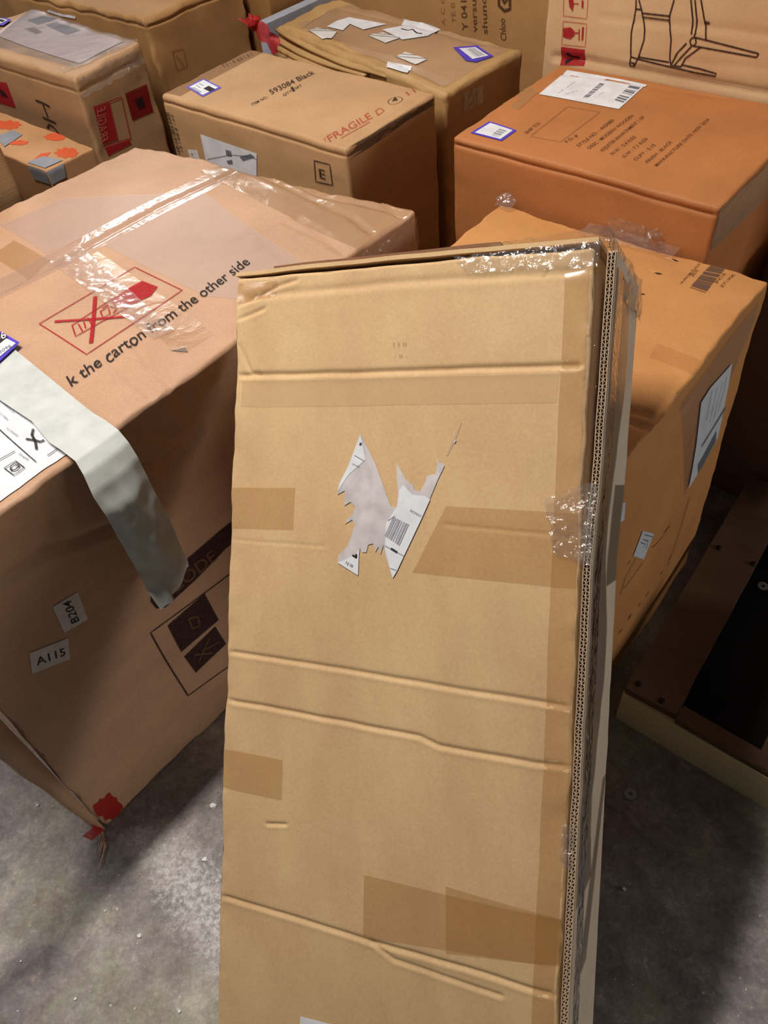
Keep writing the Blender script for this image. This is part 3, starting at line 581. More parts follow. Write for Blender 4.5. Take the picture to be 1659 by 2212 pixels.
M.text('top', [('FRAGILE', (714, 305), (806, 254), (705, 293)), ('Y', (702, 306), (708, 303), (698, 298)), ('11', (884, 208), (900, 200), (876, 201))], REDF)
M.strokes('printed_symbols', 'top', [[(818, 249), (831, 240), (822, 234), (812, 240), (818, 249)], [(738, 298), (800, 262)]], .003, REDF)
circ = [(855+16*math.cos(k/12*math.tau)*1.0, 219+7.5*math.sin(k/12*math.tau)-3*math.cos(k/12*math.tau)) for k in range(13)]
M.strokes('printed_symbols', 'top', [circ], .0014, DARKI); M.text('top', [('4', (850, 224), (862, 218), (845, 216))], DARKI)
M.quad('tape', 'top', [(352, 200), (545, 103), (572, 110), (388, 208)], ink('brown_tape', (140, 104, 72), .5), .0008)
M.bars('printed_text', 'top', [(478, 140), (545, 112), (549, 118), (484, 146)], 9, FAINT, .0012)
lb = M.poly('shipping_label', 'front', [(434, 289), (555, 332), (556, 400), (458, 400)], WHITE, .0012, label='white address label on the side')
M.strokes('label_rule', 'front', [[(450, 343), (500, 334), (540, 338), (556, 345)]], .0018, GREYI, .0018, lb)
M.polys('label_print', 'front', [[pxo(425, 810), pxo(455, 820), pxo(460, 850), pxo(430, 845)], [pxo(500, 850), pxo(560, 835), pxo(585, 855), pxo(520, 875)], [pxo(430, 870), pxo(460, 865), pxo(465, 890), pxo(440, 890)]], GREYI, .0018, lb)
lb = M.poly('sticker', 'front', [(406, 322), (428, 323), (441, 368), (421, 366)], WHITE2, .0012, label='narrow white sticker'); M.bars('barcode', 'front', [(413, 330), (421, 358), (427, 358), (419, 330)], 9, GREYI, .0018, lb)
M.strokes('printed_frame', 'front', [[(680, 346), (714, 354), (720, 400), (684, 392), (680, 346)]], .003, DARKI); M.text('front', [('E', (693, 384), (706, 388), (690, 362))], DARKI)
M.bars('printed_text', 'front', [(357, 240), (384, 332), (392, 334), (366, 244)], 22, DARKI); M.bars('printed_text', 'front', [(369, 246), (392, 330), (398, 332), (375, 250)], 9, BROWNI)
M.poly('smudge', 'right', [(735, 330), (780, 300), (840, 265), (900, 232), (938, 212), (938, 228), (880, 262), (800, 318), (742, 352)], ink('grey_smudge', (80, 66, 56), .55), .0009)
# ================================================================== ORANGE BOX
CARD_O = card('kraft_board_orange', (182, 118, 68), .07, (1, 1, 3), .62, .25)
O = Carton('cardboard_box', bx([(-.895, 1.235), (-.371, 1.235), (-.371, 1.640), (-.900, 1.640)], .84), CARD_O,
    'orange-brown cardboard box with a large flat white address label on top', res=.012, r=.006, amp=.004, crush=.0025, lip=.014, bulge={'front': .004},
    creases={'top': [([(1210, 160), (1300, 170), (1450, 195), (1600, 215)], .003, .006)]})
OL_ = [(1165, 205), (1335, 237), (1395, 183), (1227, 152)]
lb = O.quad('shipping_label', 'top', OL_, WHITE, .0012, label='large white address label')
c8o = lambda x, y: (1180+x/3.4635, y/3.4635)
O.bars('barcode', 'top', [c8o(505, 755), c8o(625, 640), c8o(705, 655), c8o(570, 775)], 7, GREYI, .0018, lb)
O.bars('barcode', 'top', [c8o(270, 740), c8o(405, 625), c8o(440, 632), c8o(310, 742)], 16, GREYI, .0018, lb, .6)
O.text('top', [('CA', c8o(440, 620), c8o(485, 600), c8o(425, 605)), ('E 4', c8o(520, 625), c8o(580, 620), c8o(515, 615)), ('xx  xxx', c8o(90, 710), c8o(220, 620), c8o(80, 703)), ('xxx xx xx', c8o(150, 715), c8o(240, 690), c8o(145, 705)), ('xxx', c8o(390, 720), c8o(430, 700), c8o(385, 712))], ink('pale_grey_ink', (120, 120, 140), .45), .0018, lb)
st = O.quad('sticker', 'top', [(1018, 290), (1085, 308), (1118, 284), (1058, 264)], PURPLE, .0010, label='white sticker with violet border')
O.quad('sticker_face', 'top', frame([(1018, 290), (1085, 308), (1118, 284), (1058, 264)], .82), WHITE, .0014, st); O.bars('sticker_print', 'top', [(1062, 296), (1082, 280), (1098, 284), (1078, 300)], 6, GREYI, .0019, st)
upv = lambda p: (p[0]-7, p[1]-3.6)
tl = [('STYLE NO. : A03080', (1251, 319), (1326, 261)), ('DESC : MODERN WOODEN', (1274, 323), (1368, 251)), ('ADJUSTER ENVIRONMENT 1 OF', (1300, 329), (1391, 254)), ('N.W : 5.4 KGS', (1323, 335), (1373, 296)), ('G.W : 7.1 KGS', (1347, 341), (1398, 300)), ('CUFT : 5.15', (1372, 347), (1415, 313)), ('FINISH : BLACK', (1398, 352), (1451, 306)), ('MANUFACTURE DATE: NOV 2024', (1418, 359), (1531, 260)), ('SHIP TO:', (1140, 292), (1170, 268)), ('P.O. #', (1226, 310), (1250, 294))]
O.text('top', [(a, b, c, upv(b)) for a, b, c in tl], BROWNI)
O.strokes('printed_frame', 'top', [[(1226, 232), (1295, 243), (1212, 308), (1147, 297), (1226, 232)]], .0018, FAINT)
O.quad('tape', 'right', [(1552, 455), (1665, 350), (1665, 420), (1538, 540)], film('dusty_film', (150, 130, 110), .5, .3, .4, 18, .4), .0012)
crumple('torn_tape', [O.pt('top', *O.uv('top', 1075, 222), .002), O.pt('top', *O.uv('top', 1130, 182), .003), O.pt('top', *O.uv('top', 1165, 200), .002), O.pt('top', *O.uv('top', 1120, 240), .001)], TAPE, O.root, 30, 14, .002, 60, 21)
# ================================================================== LONG RIGHT BOX
CARD_R = card('kraft_board_amber', (202, 144, 86), .07, (2, 1, 1), .66, .25)
R = Carton('cardboard_box', bx([(-.775, .70), (-.262, .70), (-.262, 1.225), (-.775, 1.218)], .748, 0, [(-.775, .70), (-.238, .70), (-.246, 1.238), (-.775, 1.215)]), CARD_R,
    'amber cardboard box at right behind the leaning box, barcode printed on its top', res=.014, r=.005, amp=.005, crush=.004, bulge={'right': .012},
    creases={'top': [([(1340, 885), (1400, 898), (1450, 915)], .005, .006), ([(1345, 905), (1395, 925), (1440, 945)], .006, .006), ([(1380, 640), (1450, 660)], .001, .01)], 'right': [([(1330, 1030), (1400, 960), (1480, 870)], .003, .008)]}, fres={'top': .008})
BC = [(1492, 624), (1526, 636), (1576, 571), (1541, 565)]
R.bars('barcode', 'top', [BC[0], BC[3], BC[2], BC[1]], 16, ink('barcode_ink', (110, 82, 70), .9), .0013, fill=.8)
R.text('top', [('18-FROM PLANT US', (1474, 617), (1522, 561), (1469, 615)), ('2403 PK', (1499, 600), (1512, 585), (1490, 598)), ('27-XK', (1562, 626), (1592, 596), (1556, 623)), ('PCS', (1552, 616), (1570, 595), (1546, 613))], BROWNI)
HOLE = flat('torn_hole', (60, 40, 26))
R.polys('puncture', 'top', [[(1449, 559), (1458, 561), (1467, 566), (1456, 564)], [(1414, 590), (1424, 591), (1433, 594), (1422, 594)], [(1383, 636), (1392, 637), (1397, 639), (1388, 639)]], HOLE)
R.polys('scuff', 'top', [[(1430, 555), (1450, 557), (1460, 568), (1466, 572), (1450, 564)], [(1408, 586), (1420, 590), (1412, 592)], [(1372, 633), (1385, 636), (1378, 638)]], ink('pale_tear', (228, 180, 120), .8))
R.quad('tape', 'top', [(1420, 745), (1520, 785), (1500, 812), (1400, 775)], ink('reddish_stain', (190, 110, 66), .15), .0008)
c7 = lambda x, y: (1180+x/2.95, 1000+y/2.95); c6 = lambda x, y: (900+x/2.186, 400+y/2.186)
R.quad('tape', 'right', [(1465, 870), (1640, 655), (1630, 700), (1462, 1060)], SHEEN, .0018)
lb = R.poly('shipping_label', 'right', [c6(1480, 838), c6(1460, 935), c6(1400, 1190), c6(1245, 1415), c6(1285, 1225), c6(1320, 1020), c6(1370, 950)], flat('blue_white_label', (216, 226, 240), .5), .0030, label='crumpled bluish white address label under film')
R.polys('label_print', 'right', [[c6(1390, 1150), c6(1388, 1200), c6(1290, 1350), c6(1290, 1305)], [c6(1440, 1050), c6(1310, 1225), c6(1312, 1213), c6(1440, 1035)]], GREYI, .0040, lb)
R.strokes('label_print', 'right', [[c6(1375, 960), c6(1340, 1100)], [c6(1400, 950), c6(1355, 1110)], [c6(1430, 920), c6(1375, 1090)], [c6(1450, 900), c6(1400, 1060)]], .002, GREYI, .0040, lb)
lb = R.poly('sticker', 'right', [(1375, 1141), (1397, 1146), (1375, 1203), (1355, 1197)], flat('pale_blue_sticker', (216, 226, 240), .5), .0012, label='small pale blue sticker with handwriting')
R.strokes('sticker_print', 'right', [[c7(575, 470), c7(605, 480)], [c7(560, 490), c7(585, 500), c7(570, 525)], [c7(600, 490), c7(590, 530)], [c7(585, 440), c7(630, 450)]], .0018, GREYI, .0018, lb)
R.poly('sticker', 'right', [(1333, 1085), (1342, 1084), (1338, 1122), (1331, 1126)], flat('pale_blue_sticker', (216, 226, 240), .5), .0012)
R.strokes('printed_text', 'right', [[c7(740, 360), c7(690, 450), c7(630, 520)], [c7(735, 380), c7(700, 420)], [c7(530, 600), c7(470, 720), c7(440, 830)], [c7(570, 620), c7(520, 700), c7(460, 790)], [c7(500, 610), c7(480, 640)]], .003, ink('dark_streak', (70, 42, 24), .6))
R.strokes('stain', 'right', [[c7(865, 200), c7(800, 420), c7(750, 600)]], .008, ink('dark_streak_soft', (90, 56, 30), .35))
R.strokes('printed_text', 'right', [[c7(x-10, y+14), c7(x+8, y-14)] for x, y in [(752, 590), (700, 685), (610, 820), (560, 890), (500, 975), (450, 1060), (745, 625), (505, 960)]], .007, ink('dark_streak', (70, 42, 24), .6))
rt_ = R.root
crumple('stretch_film', [ab(-.545, 1.225, .755), ab(-.455, 1.23, .757), ab(-.455, 1.225, .79), ab(-.545, 1.22, .785)], FILMG, rt_, 50, 20, .012, 40, 31, 'bunched clear stretch film on the back edge')
crumple('stretch_film', [ab(-.59, 1.19, .753), ab(-.42, 1.20, .753), ab(-.42, 1.232, .757), ab(-.59, 1.226, .757)], FILM, rt_, 50, 16, .003, 40, 32)
crumple('stretch_film', [ab(-.775, 1.20, .753), ab(-.74, 1.20, .753), ab(-.74, 1.225, .762), ab(-.775, 1.222, .765)], FILMG, rt_, 14, 10, .005, 60, 33)
# ================================================================== CRUMPLED BOX WITH LABELS
CARD_10 = card('kraft_board_worn', (186, 150, 100), .12, (1, 1, 3), .5, .5)
T = Carton('cardboard_box', bx([(-1.700, 1.575), (-1.045, 1.412), (-1.025, 1.697), (-1.700, 1.80)], [.825, .83, .83, .825]), CARD_10,
    'crumpled taped cardboard box with torn white labels on top, behind the FRAGILE box', res=.010, r=.012, amp=.008, crush=.008,
    creases={'top': [([(1000, 190), (1060, 150), (1120, 125)], .004, .006), ([(960, 180), (840, 130), (700, 90), (620, 60)], .006, .007), ([(740, 25), (900, 60), (1050, 100)], .004, .006), ([(650, 60), (700, 30)], .006, .008)]})
ws = [[(728, 50), (754, 42), (833, 56), (785, 68), (756, 56), (742, 70), (708, 62)], [(668, 70), (686, 64), (730, 72), (718, 88), (700, 87)], [(877, 32), (951, 64), (925, 82), (871, 90), (825, 68), (859, 60)], [(795, 80), (827, 74), (865, 86), (835, 97)], [(841, 131), (893, 147), (881, 163), (839, 149)], [(857, 127), (879, 117), (927, 133), (901, 145)]]
for k, P in enumerate(ws):
    o = T.poly('torn_label', 'top', P, WHITE if k in (0, 2, 4) else WHITE2, .0030)
    if k == 2: T.strokes('label_print', 'top', [[(865, 66), (880, 70), (890, 68), (900, 76), (912, 78)]], .004, BLACKI, .0042, o)
    if k in (1, 3, 5): T.strokes('label_print', 'top', [[P[0], P[2]], [((P[0][0]+P[1][0])/2, (P[0][1]+P[1][1])/2), ((P[2][0]+P[1][0])/2, (P[2][1]+P[1][1])/2)]], .003, GREYI, .0040, o)
st = T.poly('sticker', 'top', [(982, 107), (1033, 103), (1066, 128), (1030, 140), (1008, 136)], PURPLE, .0028, label='white sticker with violet border')
T.poly('sticker_face', 'top', frame([(990, 109), (1030, 106), (1060, 128), (1022, 136)], .88), WHITE, .0036, st); T.bars('sticker_print', 'top', [(1010, 112), (1030, 110), (1050, 126), (1030, 130)], 6, GREYI, .0044, st)
T.quad('sticker', 'right', [(998, 201), (1042, 185), (1042, 222), (1001, 242)], FILMG, .0030)
T.quad('tape', 'top', [(640, 55), (760, 10), (1100, 110), (960, 190)], SHEEN, .0016)
# fanned flap layers along its front-left edge
for k in range(4):
    a0, a1 = -1.70+.01*k, -1.24-.07*k; z = .822-.013*k; vs, fs = [], []; n = 24
    for i in range(n+1):
        t = i/n; a = a0+(a1-a0)*t; b = 1.568-.163*(a+1.70)/.655-.012*k-.012*math.sin(t*math.pi)+.004*noise.noise(V((a*9, k, 0))); zz = z-.006*math.sin(t*3+k)-.004*k*t
        vs += [ab(a, b, zz), ab(a, b+.06, zz+.003), ab(a, b+.06, zz-.003), ab(a, b, zz-.006)]
    for i in range(n):
        for q in range(4): x, y = i*4+q, i*4+(q+1) % 4; fs.append((x, y, y+4, x+4))
    fs += [(3, 2, 1, 0), (n*4, n*4+1, n*4+2, n*4+3)]
    mesh('flap', vs, fs, CARD_10, T.root)
# ================================================================== CARTONS STANDING AT THE BACK
CARD_C = card('kraft_board_chair', (214, 176, 132), .06, (1, 1, 1), .7, .2)
Cc = Carton('cardboard_box', bx([(-.958, 1.665), (.25, 1.665), (.25, 1.80), (-.958, 1.80)], 1.45), CARD_C,
    'upright flat carton at top right with a line drawing of a chair', res=.03, r=.006, amp=.004, crush=.002, fres={'front': .007},
    creases={'front': [([(1200, 122), (1300, 138), (1450, 168), (1659, 202), (1800, 230)], .006, .007), ([(1300, 40), (1659, 75), (1800, 90)], .002, .005), ([(1500, 50), (1659, 80)], .001, .005), ([(1300, 118), (1659, 150)], .0012, .005)]})
c8b = c8o
ch = [[(675, 0), (672, 75), (640, 250), (637, 430), (630, 480), (628, 500), (655, 505), (690, 445), (735, 300), (740, 220), (715, 75), (695, 0)], [(675, 70), (710, 72)], [(722, 100), (920, 122)], [(722, 130), (920, 155)], [(955, 0), (925, 110), (920, 160), (935, 300), (925, 440), (935, 490), (1010, 500), (1040, 440), (1155, 355)],
      [(1080, 0), (1095, 150), (1085, 260)], [(1110, 0), (1125, 150), (1115, 250), (1105, 275)], [(1155, 0), (1190, 200), (1195, 300)], [(1180, 165), (1220, 172), (1218, 182), (1182, 178)], [(1590, 400), (1120, 283), (1090, 285), (1075, 305), (1080, 335), (1100, 345), (1120, 325), (1118, 290)], [(1100, 345), (1575, 428), (1590, 400)],
      [(640, 430), (690, 445), (925, 500), (1120, 545), (1265, 570), (1272, 550), (1150, 515), (1010, 485)], [(690, 430), (920, 468)], [(640, 470), (665, 478)], [(1050, 325), (980, 400), (940, 480)], [(1090, 345), (1020, 420), (960, 490)]]
Cc.strokes('chair_drawing', 'front', [[c8b(*p) for p in l] for l in ch], .0030, ink('drawing_ink', (62, 36, 28), .92))
cr = c8b
Cc.strokes('printed_frame', 'front', [[cr(135, -20), cr(135, 115), cr(310, 140), cr(318, -20)], [cr(135, 155), cr(310, 178), cr(300, 350), cr(125, 330), cr(135, 155)]], .0018, REDF)
Cc.polys('handling_symbols', 'front', [[cr(120, 345), cr(298, 370), cr(292, 492), cr(115, 480)]], REDI)
Cc.polys('handling_symbols', 'front', [[cr(170, -20), cr(205, -20), cr(212, 30), cr(205, 85), cr(180, 50)], [cr(135, 205), cr(190, 200), cr(222, 230), cr(220, 262), cr(190, 290), cr(135, 275)], [cr(220, 240), cr(250, 238), cr(250, 215), cr(258, 215), cr(258, 300), cr(250, 300), cr(250, 248), cr(220, 250)], [cr(208, 20), cr(250, 22), cr(250, 30), cr(208, 28)], [cr(270, 0), cr(285, 0), cr(283, 60), cr(270, 60)], [cr(275, 200), cr(290, 200), cr(285, 300), cr(272, 300)]], REDI, .0014)
Cc.strokes('handling_symbols', 'front', [[cr(160, 395), cr(200, 425), cr(255, 435)], [cr(150, 465), cr(185, 445), cr(200, 425)]], .006, ink('black_ink', (38, 34, 34), .92), .002)
CARD_Y = card('kraft_board_back', (178, 136, 86), .06, (1, 1, 1), .7, .2)
Y = Carton('cardboard_box', bx([(-1.73, 1.845), (-.985, 1.845), (-.985, 2.15), (-1.73, 2.15)], 1.35), CARD_Y,
    'brown carton at the top behind the crumpled box, faded lettering running sideways', res=.03, r=.006, amp=.004, crush=.002)
Y.text('front', [('Y 0411 36', (1011, 66), (1006, -60), (998, 66)), ('versus, 4', (1032, 70), (1028, -50), (1020, 70)), ('shundo 1', (1055, 74), (1050, -50), (1043, 73)), ('Chloo', (1096, 88), (1093, 40), (1083, 87))], BROWNI)
Y.text('front', [('A C 0 M S', (962, 56), (958, -50), (954, 55)), ('TE 0 3 M', (985, 50), (980, -40), (976, 50))], FAINT)
Y.strokes('printed_symbols', 'front', [[(1080, -20), (1080, 12), (1092, 24), (1104, 20), (1104, -20)], [(1086, -6), (1093, 8), (1099, -6)]], .008, BROWNI)
# upper-left cartons
CARD_U = card('kraft_board_upper', (178, 142, 104), .08, (1, 1, 3), .6, .3)
U = Carton('cardboard_box', bx([(-2.36, 1.02), (-1.790, 1.015), (-1.826, 1.242), (-2.34, 1.275)], .87), CARD_U,
    'cardboard box at upper left with shiny film and pale label on top, red side labels', res=.012, r=.010, amp=.005, crush=.005, lip=.03)
lb = U.quad('shipping_label', 'top', [(-10, 78), (72, 24), (266, 92), (172, 138)], flat('pinkish_label', (206, 186, 184), .4), .0020, label='pale label under film')
U.polys('label_print', 'top', [[(61, 49), (94, 39), (128, 44), (84, 57)], [(101, 57), (125, 51), (175, 67), (145, 76)]], ink('grey_blue_ink', (140, 138, 150), .8), .0032, lb)
U.poly('label_print', 'top', [(55, 66), (75, 62), (95, 72), (80, 76)], FAINT, .0032, lb)
U.quad('sealing_film', 'top', [(-20, 100), (75, 22), (298, 92), (165, 150)], film('shiny_film', (226, 214, 218), .12, .14, .35, 9, .7), .0045, label='clear glossy film')
st = U.poly('sticker', 'top', [(-30, 36), (0, 39), (27, 50), (10, 62), (-30, 60)], PURPLE, .0050, label='white sticker with violet border'); U.poly('sticker_face', 'top', [(-30, 42), (0, 44), (20, 51), (6, 58), (-30, 56)], WHITE, .0056, st)
U.poly('sticker_print', 'top', [(3, 48), (14, 52), (8, 56), (-2, 52)], BLACKI, .006, st)
U.poly('red_label', 'front', [(-30, 172), (15, 178), (35, 234), (8, 226), (-30, 215)], REDI); U.poly('red_label_print', 'front', [(0, 190), (12, 200), (20, 212), (4, 208)], DKP, .0016)
U.strokes('pen_mark', 'front', [[(78, 216), (94, 222), (109, 230)], [(94, 225), (105, 254)], [(93, 253), (108, 260), (122, 266)], [(103, 277), (107, 269), (116, 274), (129, 289)]], .006, ink('marker_ink', (50, 38, 34), .9))
c1 = lambda x, y: (x/2.9625, y/2.9625)
rl = U.poly('red_label', 'right', [c1(605, 690), c1(705, 655), c1(762, 890), c1(665, 925)], REDI, .0014, label='red fragile label')
U.text('right', [('FRAGILE', c1(645, 915), c1(625, 700), c1(700, 890))], ink('faded_label_white', (206, 140, 120), .6), .002, rl)
U.strokes('red_label', 'right', [[c1(605, 690), c1(780, 622), c1(840, 885), c1(665, 940)]], .003, REDI)
U.poly('red_label', 'right', [c1(680, 945), c1(830, 895), c1(845, 920), c1(700, 1000)], REDI)
rl = U.poly('red_label', 'right', [c1(802, 600), c1(935, 542), c1(980, 712), c1(850, 772)], ink('dark_red_ink', (130, 20, 24), .92), label='dark red handling label'); U.poly('red_label_print', 'right', [c1(860, 640), c1(910, 620), c1(930, 680), c1(890, 700)], DKP, .0018, rl)
U.quad('tape', 'right', [c1(470, 470), c1(890, 300), c1(900, 390), c1(520, 540)], FILM, .0025)
crumple('stretch_film', [U.pt('top', .90, .03, .006), U.pt('top', .98, .97, .006), U.pt('right', .98, .95, .006), U.pt('right', .03, .95, .006)], FILM, U.root, 50, 10, .004, 50, 41)
CARD_K = card('kraft_board_dull', (166, 126, 80), .07, (1, 1, 3), .7, .25)
K = Carton('cardboard_box', bx([(-2.62, 1.300), (-1.872, 1.300), (-1.860, 1.630), (-2.62, 1.63)], .9), CARD_K,
    'plain brown cardboard box behind the upper-left box, dented top corner', res=.012, r=.010, amp=.005, crush=.010, lip=.018)
K.strokes('faded_stamp', 'right', [[(371, 111), (395, 106), (405, 145), (381, 152), (371, 111)], [(380, 120), (398, 145)]], .003, ink('orange_stamp_ink', (150, 84, 30), .5))
K.polys('white_sliver', 'front', [[(106, 22), (112, 22), (165, 36), (164, 41), (107, 26)]], WHITE, .002)
CARD_N = card('kraft_board_deep', (150, 108, 62), .07, (1, 1, 3), .7, .25)
Nn = Carton('cardboard_box', bx([(-2.5, 1.65), (-1.80, 1.65), (-1.80, 2.3), (-2.5, 2.3)], 1.15), CARD_N,
    'brown carton at the top edge behind the red tape, left of the pale foam board', res=.02, r=.008, amp=.004, crush=.003)
Wb = mesh('foam_board', *box_data(ab(-1.775, 1.58, 0), DA*.035, DB*.30, DZ*.826), flat('foam_white', (170, 176, 190), .7), None, smooth=False)
tag(Wb, 'pale bluish white foam board standing beside the crumpled taped box', 'board')
# red tape
def redtape():
    root = empty('red_tape', ab(-1.80, 1.50, .80), 'crumpled red plastic tape hanging in the gap above the FRAGILE box', 'tape')
    pl_ = lambda x, y, b: EYE + ray(x, y)*(b/ray(x, y).dot(DB))
    P = [(524, 42, 1.50, 14), (548, 50, 1.49, 22), (562, 62, 1.485, 24), (578, 78, 1.48, 22), (590, 96, 1.48, 20), (598, 114, 1.48, 9)]
    vs, fs = [], []; pts = []
    for (x0, y0, b0, w0), (x1, y1, b1, w1) in zip(P, P[1:]):
        for k in range(8): t = k/8; pts.append((x0+(x1-x0)*t, y0+(y1-y0)*t, b0+(b1-b0)*t, w0+(w1-w0)*t))
    for x, y, b, w_ in pts:
        for i in range(9):
            t = i/8-.5; p = pl_(x+w_*t*1.1, y-w_*t*.6, b); vs.append(p + noise.noise_vector(p*45)*.010)
    for k in range(len(pts)-1):
        for i in range(8): fs.append((k*9+i, k*9+i+1, (k+1)*9+i+1, (k+1)*9+i))
    m = film('red_plastic', (176, 44, 46), .9, .25, .5, 40, .25)
    mesh('tape_ribbon', vs, fs, m, root)
    vs, fs = [], []; c = pl_(550, 48, 1.49)
    for j in range(9):
        for i in range(16):
            d = V((math.cos(i/16*math.tau)*math.sin(j/8*math.pi), math.sin(i/16*math.tau)*math.sin(j/8*math.pi), math.cos(j/8*math.pi))); p = c + d*.016; vs.append(p+noise.noise_vector(p*60)*.012)
    for j in range(8):
        for i in range(16): fs.append((j*16+i, j*16+(i+1) % 16, (j+1)*16+(i+1) % 16, (j+1)*16+i))
    mesh('tape_knot', vs, fs, m, root)
redtape()
# low box with orange spray
CARD_LB = card('kraft_board_sprayed', (192, 146, 102), .08, (1, 1, 3), .7, .25)
B3 = Carton('cardboard_box', bx([(-2.25, .832), (-1.715, .831), (-1.717, .963), (-2.25, .975)], .75), CARD_LB,
    'narrow cardboard box at left with orange spray marks and grey tape on its corner', res=.014, r=.004, amp=.003, crush=.002)
c2 = lambda x, y: (x/6.3808, 180+y/6.3808)
sp_ = lambda cx, cy, rx, ry, n, ph: [(cx+rx*math.cos(k/n*math.tau)*(1+.18*math.sin(k*2.7+ph)), cy+ry*math.sin(k/n*math.tau)*(1+.22*math.cos(k*3.1+ph))) for k in range(n)]
B3.polys('orange_spray_paint', 'top', [[c2(*p) for p in sp_(100, 580, 180, 62, 18, 1)], [c2(*p) for p in sp_(760, 745, 150, 52, 18, 2)], [c2(*p) for p in sp_(920, 960, 160, 70, 18, 3)], [c2(*p) for p in sp_(250, 820, 140, 34, 14, 4)], [c2(*p) for p in [(440, 1070), (560, 970), (700, 950), (640, 1020), (520, 1080)]]], ORANGE, .0010)
GT = flat('grey_duct_tape', (138, 142, 152), .45, .5)
B3.quad('duct_tape', 'top', [c2(380, 1090), c2(625, 1180), c2(870, 1070), c2(600, 1010)], GT, .0018); B3.quad('duct_tape', 'right', [c2(630, 1185), c2(865, 1080), c2(905, 1290), c2(700, 1400)], GT, .0018)
B3.quad('duct_tape', 'front', [c2(385, 1105), c2(628, 1190), c2(700, 1395), c2(480, 1320)], GT, .0018); B3.quad('duct_tape', 'top', [c2(-60, 740), c2(180, 660), c2(310, 720), c2(60, 880)], GT, .0018)
Q = Carton('cardboard_box', bx([(-2.3, .40), (-1.625, .40), (-1.625, .722), (-2.3, .722)], 1.02), card('kraft_board_olive', (150, 120, 84), .06), 
    'dull brown box cut off by the left edge, beside the box with orange spray marks', res=.02, r=.02, amp=.005, crush=.004)
# box behind at the far right
Rb = Carton('cardboard_box', bx([(-.33, 1.50), (.35, 1.50), (.35, 1.65), (-.33, 1.65)], .62), card('kraft_board_greyed', (140, 116, 92), .06),
    'dim brown box at the right edge behind the amber box', res=.03, r=.01, amp=.004, crush=.003)
# ================================================================== PALLET
def pallet():
    root = empty('wooden_pallet', ab(.1, 1.2, 0), 'dark worn wooden pallet with pale front board lying on the floor at right', 'pallet')
    old = card('old_pallet_wood', (104, 82, 62), .25, (1, 1, 12), .8, .6); fresh = card('fresh_pine', (232, 220, 174), .08, (1, 1, 14), .75, .4)
    def board(name, a, b, z, la, lb_, h, mat, rot=0.0, seed=0):
        c, s_ = math.cos(rot), math.sin(rot); X = DA*c+DB*s_; Yv = -DA*s_+DB*c; vs, fs = [], []; n = 40
        long_b = lb_ > la; p0 = ab(a, b, z)
        for k in range(n+1):
            t = k/n; wob = .0018*noise.noise(V((t*9, seed, 0))); bow = .002*noise.noise(V((t*4, seed, 9)))
            for x, y in ((0, 0), (1, 0), (1, 1), (0, 1)):
                if long_b: p = p0 + X*(la*x+wob*(1 if x else -1)) + Yv*(lb_*t) + DZ*(h*y+bow*y)
                else: p = p0 + Yv*(lb_*(1-x)) + X*(la*t) + DZ*(h*y+bow*y)
                vs.append(p)
        for k in range(n):
            for q in range(4): i, j = k*4+q, k*4+(q+1) % 4; fs.append((i, j, j+4, i+4))
        fs += [(3, 2, 1, 0), (n*4, n*4+1, n*4+2, n*4+3)]
        return mesh(name, vs, fs, mat, root, smooth=False)
    fb = board('front_board', -.192, .797, .0, .9, .038, .100, fresh, 0, 1); fb['label'] = 'pale fresh pine front board'
    for k, a in enumerate((-.190, .06, .31, .56)): board('deck_board', a, .80, .1015, .100, .66, .017, old, .045, k)
    board('cross_lath', -.088, .798, .1015, .40, .034, .014, old, 0, 21)
    for b in (1.42,): board('cross_beam', -.19, b, .007, .9, .038, .093, old, 0, 5+int(b*3))
    nail = flat('rusty_nail', (40, 30, 26), .6)
    for k, (a, b) in enumerate(((-.175, .822), (-.125, .815), (-.115, 1.22), (-.19, 1.22))):
        vs = [ab(a, b, .1205)] + [ab(a+.006*math.cos(i/10*math.tau), b+.006*math.sin(i/10*math.tau), .1205) for i in range(10)]; vs += [v-DZ*.004 for v in vs[1:]]
        mesh('nail', vs, [(0, 1+i, 1+(i+1) % 10) for i in range(10)] + [(1+i, 11+i, 11+(i+1) % 10, 1+(i+1) % 10) for i in range(10)], nail, root)
pallet()
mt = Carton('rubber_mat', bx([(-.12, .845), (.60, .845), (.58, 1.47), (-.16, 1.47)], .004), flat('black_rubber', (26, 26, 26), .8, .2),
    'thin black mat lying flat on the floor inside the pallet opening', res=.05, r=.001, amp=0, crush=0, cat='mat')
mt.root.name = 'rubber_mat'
Kb = Carton('paper_sack', bx([(.045, .80), (.42, .74), (.45, 1.15), (.03, 1.15)], [.17, .20, .24, .24], .130, [(.075, .80), (.42, .76), (.45, 1.15), (.06, 1.15)]), card('brown_paper_sack', (120, 78, 50), .1, (1, 1, 1), .8, .4),
    'brown bulging paper-wrapped pack on the pallet at the right edge', res=.02, r=.04, amp=.012, crush=.006, cat='sack')
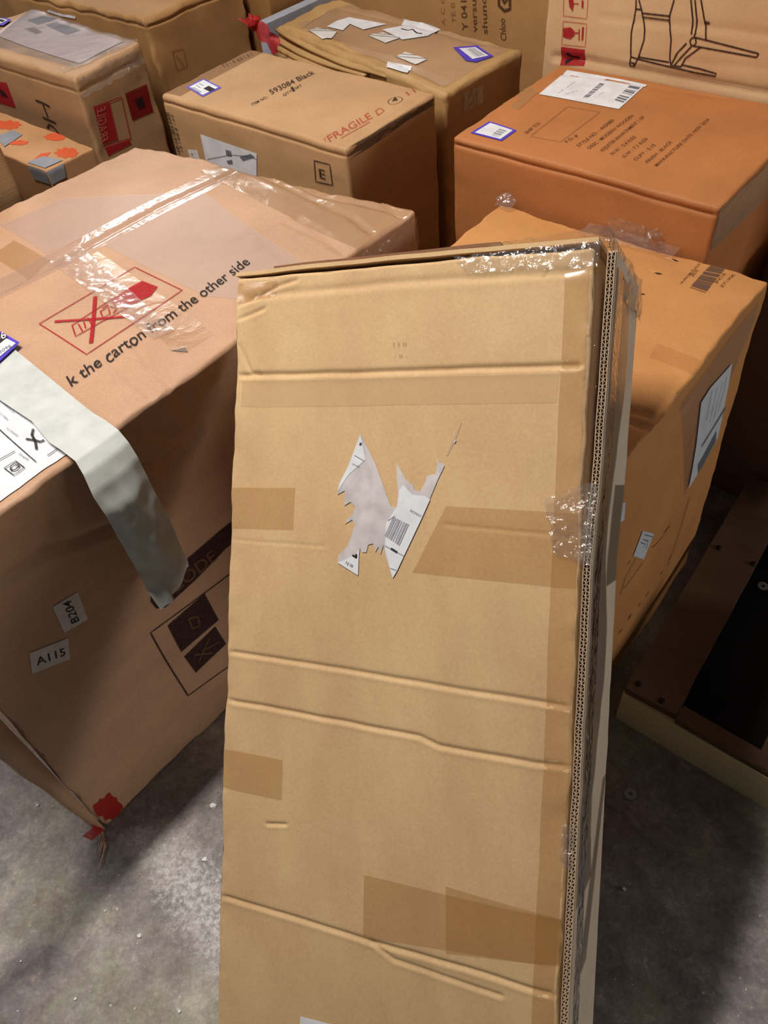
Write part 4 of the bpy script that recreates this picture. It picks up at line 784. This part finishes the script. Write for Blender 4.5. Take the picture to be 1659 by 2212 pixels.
# ================================================================== small things on the floor
def floor_pt(x, y, z=0.0):
    d = ray(x, y); return EYE + d*((z-CAMH)/d.z)
STEEL = flat('zinc_washer', (150, 160, 170), .4, .5, .3)
def washer(p, label):
    vs, fs = [], []; n = 24; ro, ri, h = .0115, .0035, .002
    for z in (0, h):
        for r_ in (ro, ri): vs += [p+V((r_*math.cos(i/n*math.tau), r_*math.sin(i/n*math.tau), z+.0003)) for i in range(n)]
    for i in range(n):
        j = (i+1) % n; fs += [(2*n+i, 2*n+j, 3*n+j, 3*n+i), (i, j, 2*n+j, 2*n+i), (n+j, n+i, 3*n+i, 3*n+j), (j, i, n+i, n+j)]
    o = mesh('washer', [v for v in vs], fs, STEEL, None, smooth=False); tag(o, label, 'washer')
washer(floor_pt(1362, 1716), 'small metal washer on the open floor below the pallet'); washer(floor_pt(1648, 1267, .0045), 'small metal washer lying inside the pallet opening')
CH = flat('white_chip', (224, 226, 228), .35, .5)
def chip(x, y, s_, label, grp='white chips on the floor'):
    p = floor_pt(x, y); vs = []; rn = random.Random(int(x*7+y)); n = 7
    for z in (.0, .002+.002*s_): vs += [p+V((s_*.006*math.cos(i/n*math.tau)*rn.uniform(.5, 1.2), s_*.006*math.sin(i/n*math.tau)*rn.uniform(.4, .9), z+.0002)) for i in range(n)]
    fs = [tuple(range(n))[::-1], tuple(range(n, 2*n))] + [(i, (i+1) % n, n+(i+1) % n, n+i) for i in range(n)]
    o = mesh('debris_chip', vs, fs, CH, None, smooth=False); tag(o, label, 'debris', grp)
for x, y, s_, l in [(82, 1740, .6, 'tiny white chip on the floor left of the red-painted corner'), (302, 2022, .9, 'bright white chip on the floor left of the powder patch'), (443, 1857, 1.0, 'white chip between the powder patch and the leaning box'),
    (460, 1742, 1.2, 'white fleck in the shadow edge under the big left box'), (228, 1968, .4, 'tiny speck in the middle of the left floor'), (46, 2077, .4, 'tiny speck near the left edge of the floor'), (164, 2158, .5, 'small speck near the bottom left of the floor'),
    (388, 2185, .5, 'small speck at the bottom beside the leaning box'), (1348, 1921, .7, 'white fleck on the dark floor right of the leaning box'), (1479, 1634, .5, 'small pale speck on the floor just below the pallet'),
    (1635, 1712, 1.3, 'pale scrap on the floor under the paper-wrapped pack')]: chip(x, y, s_, l)
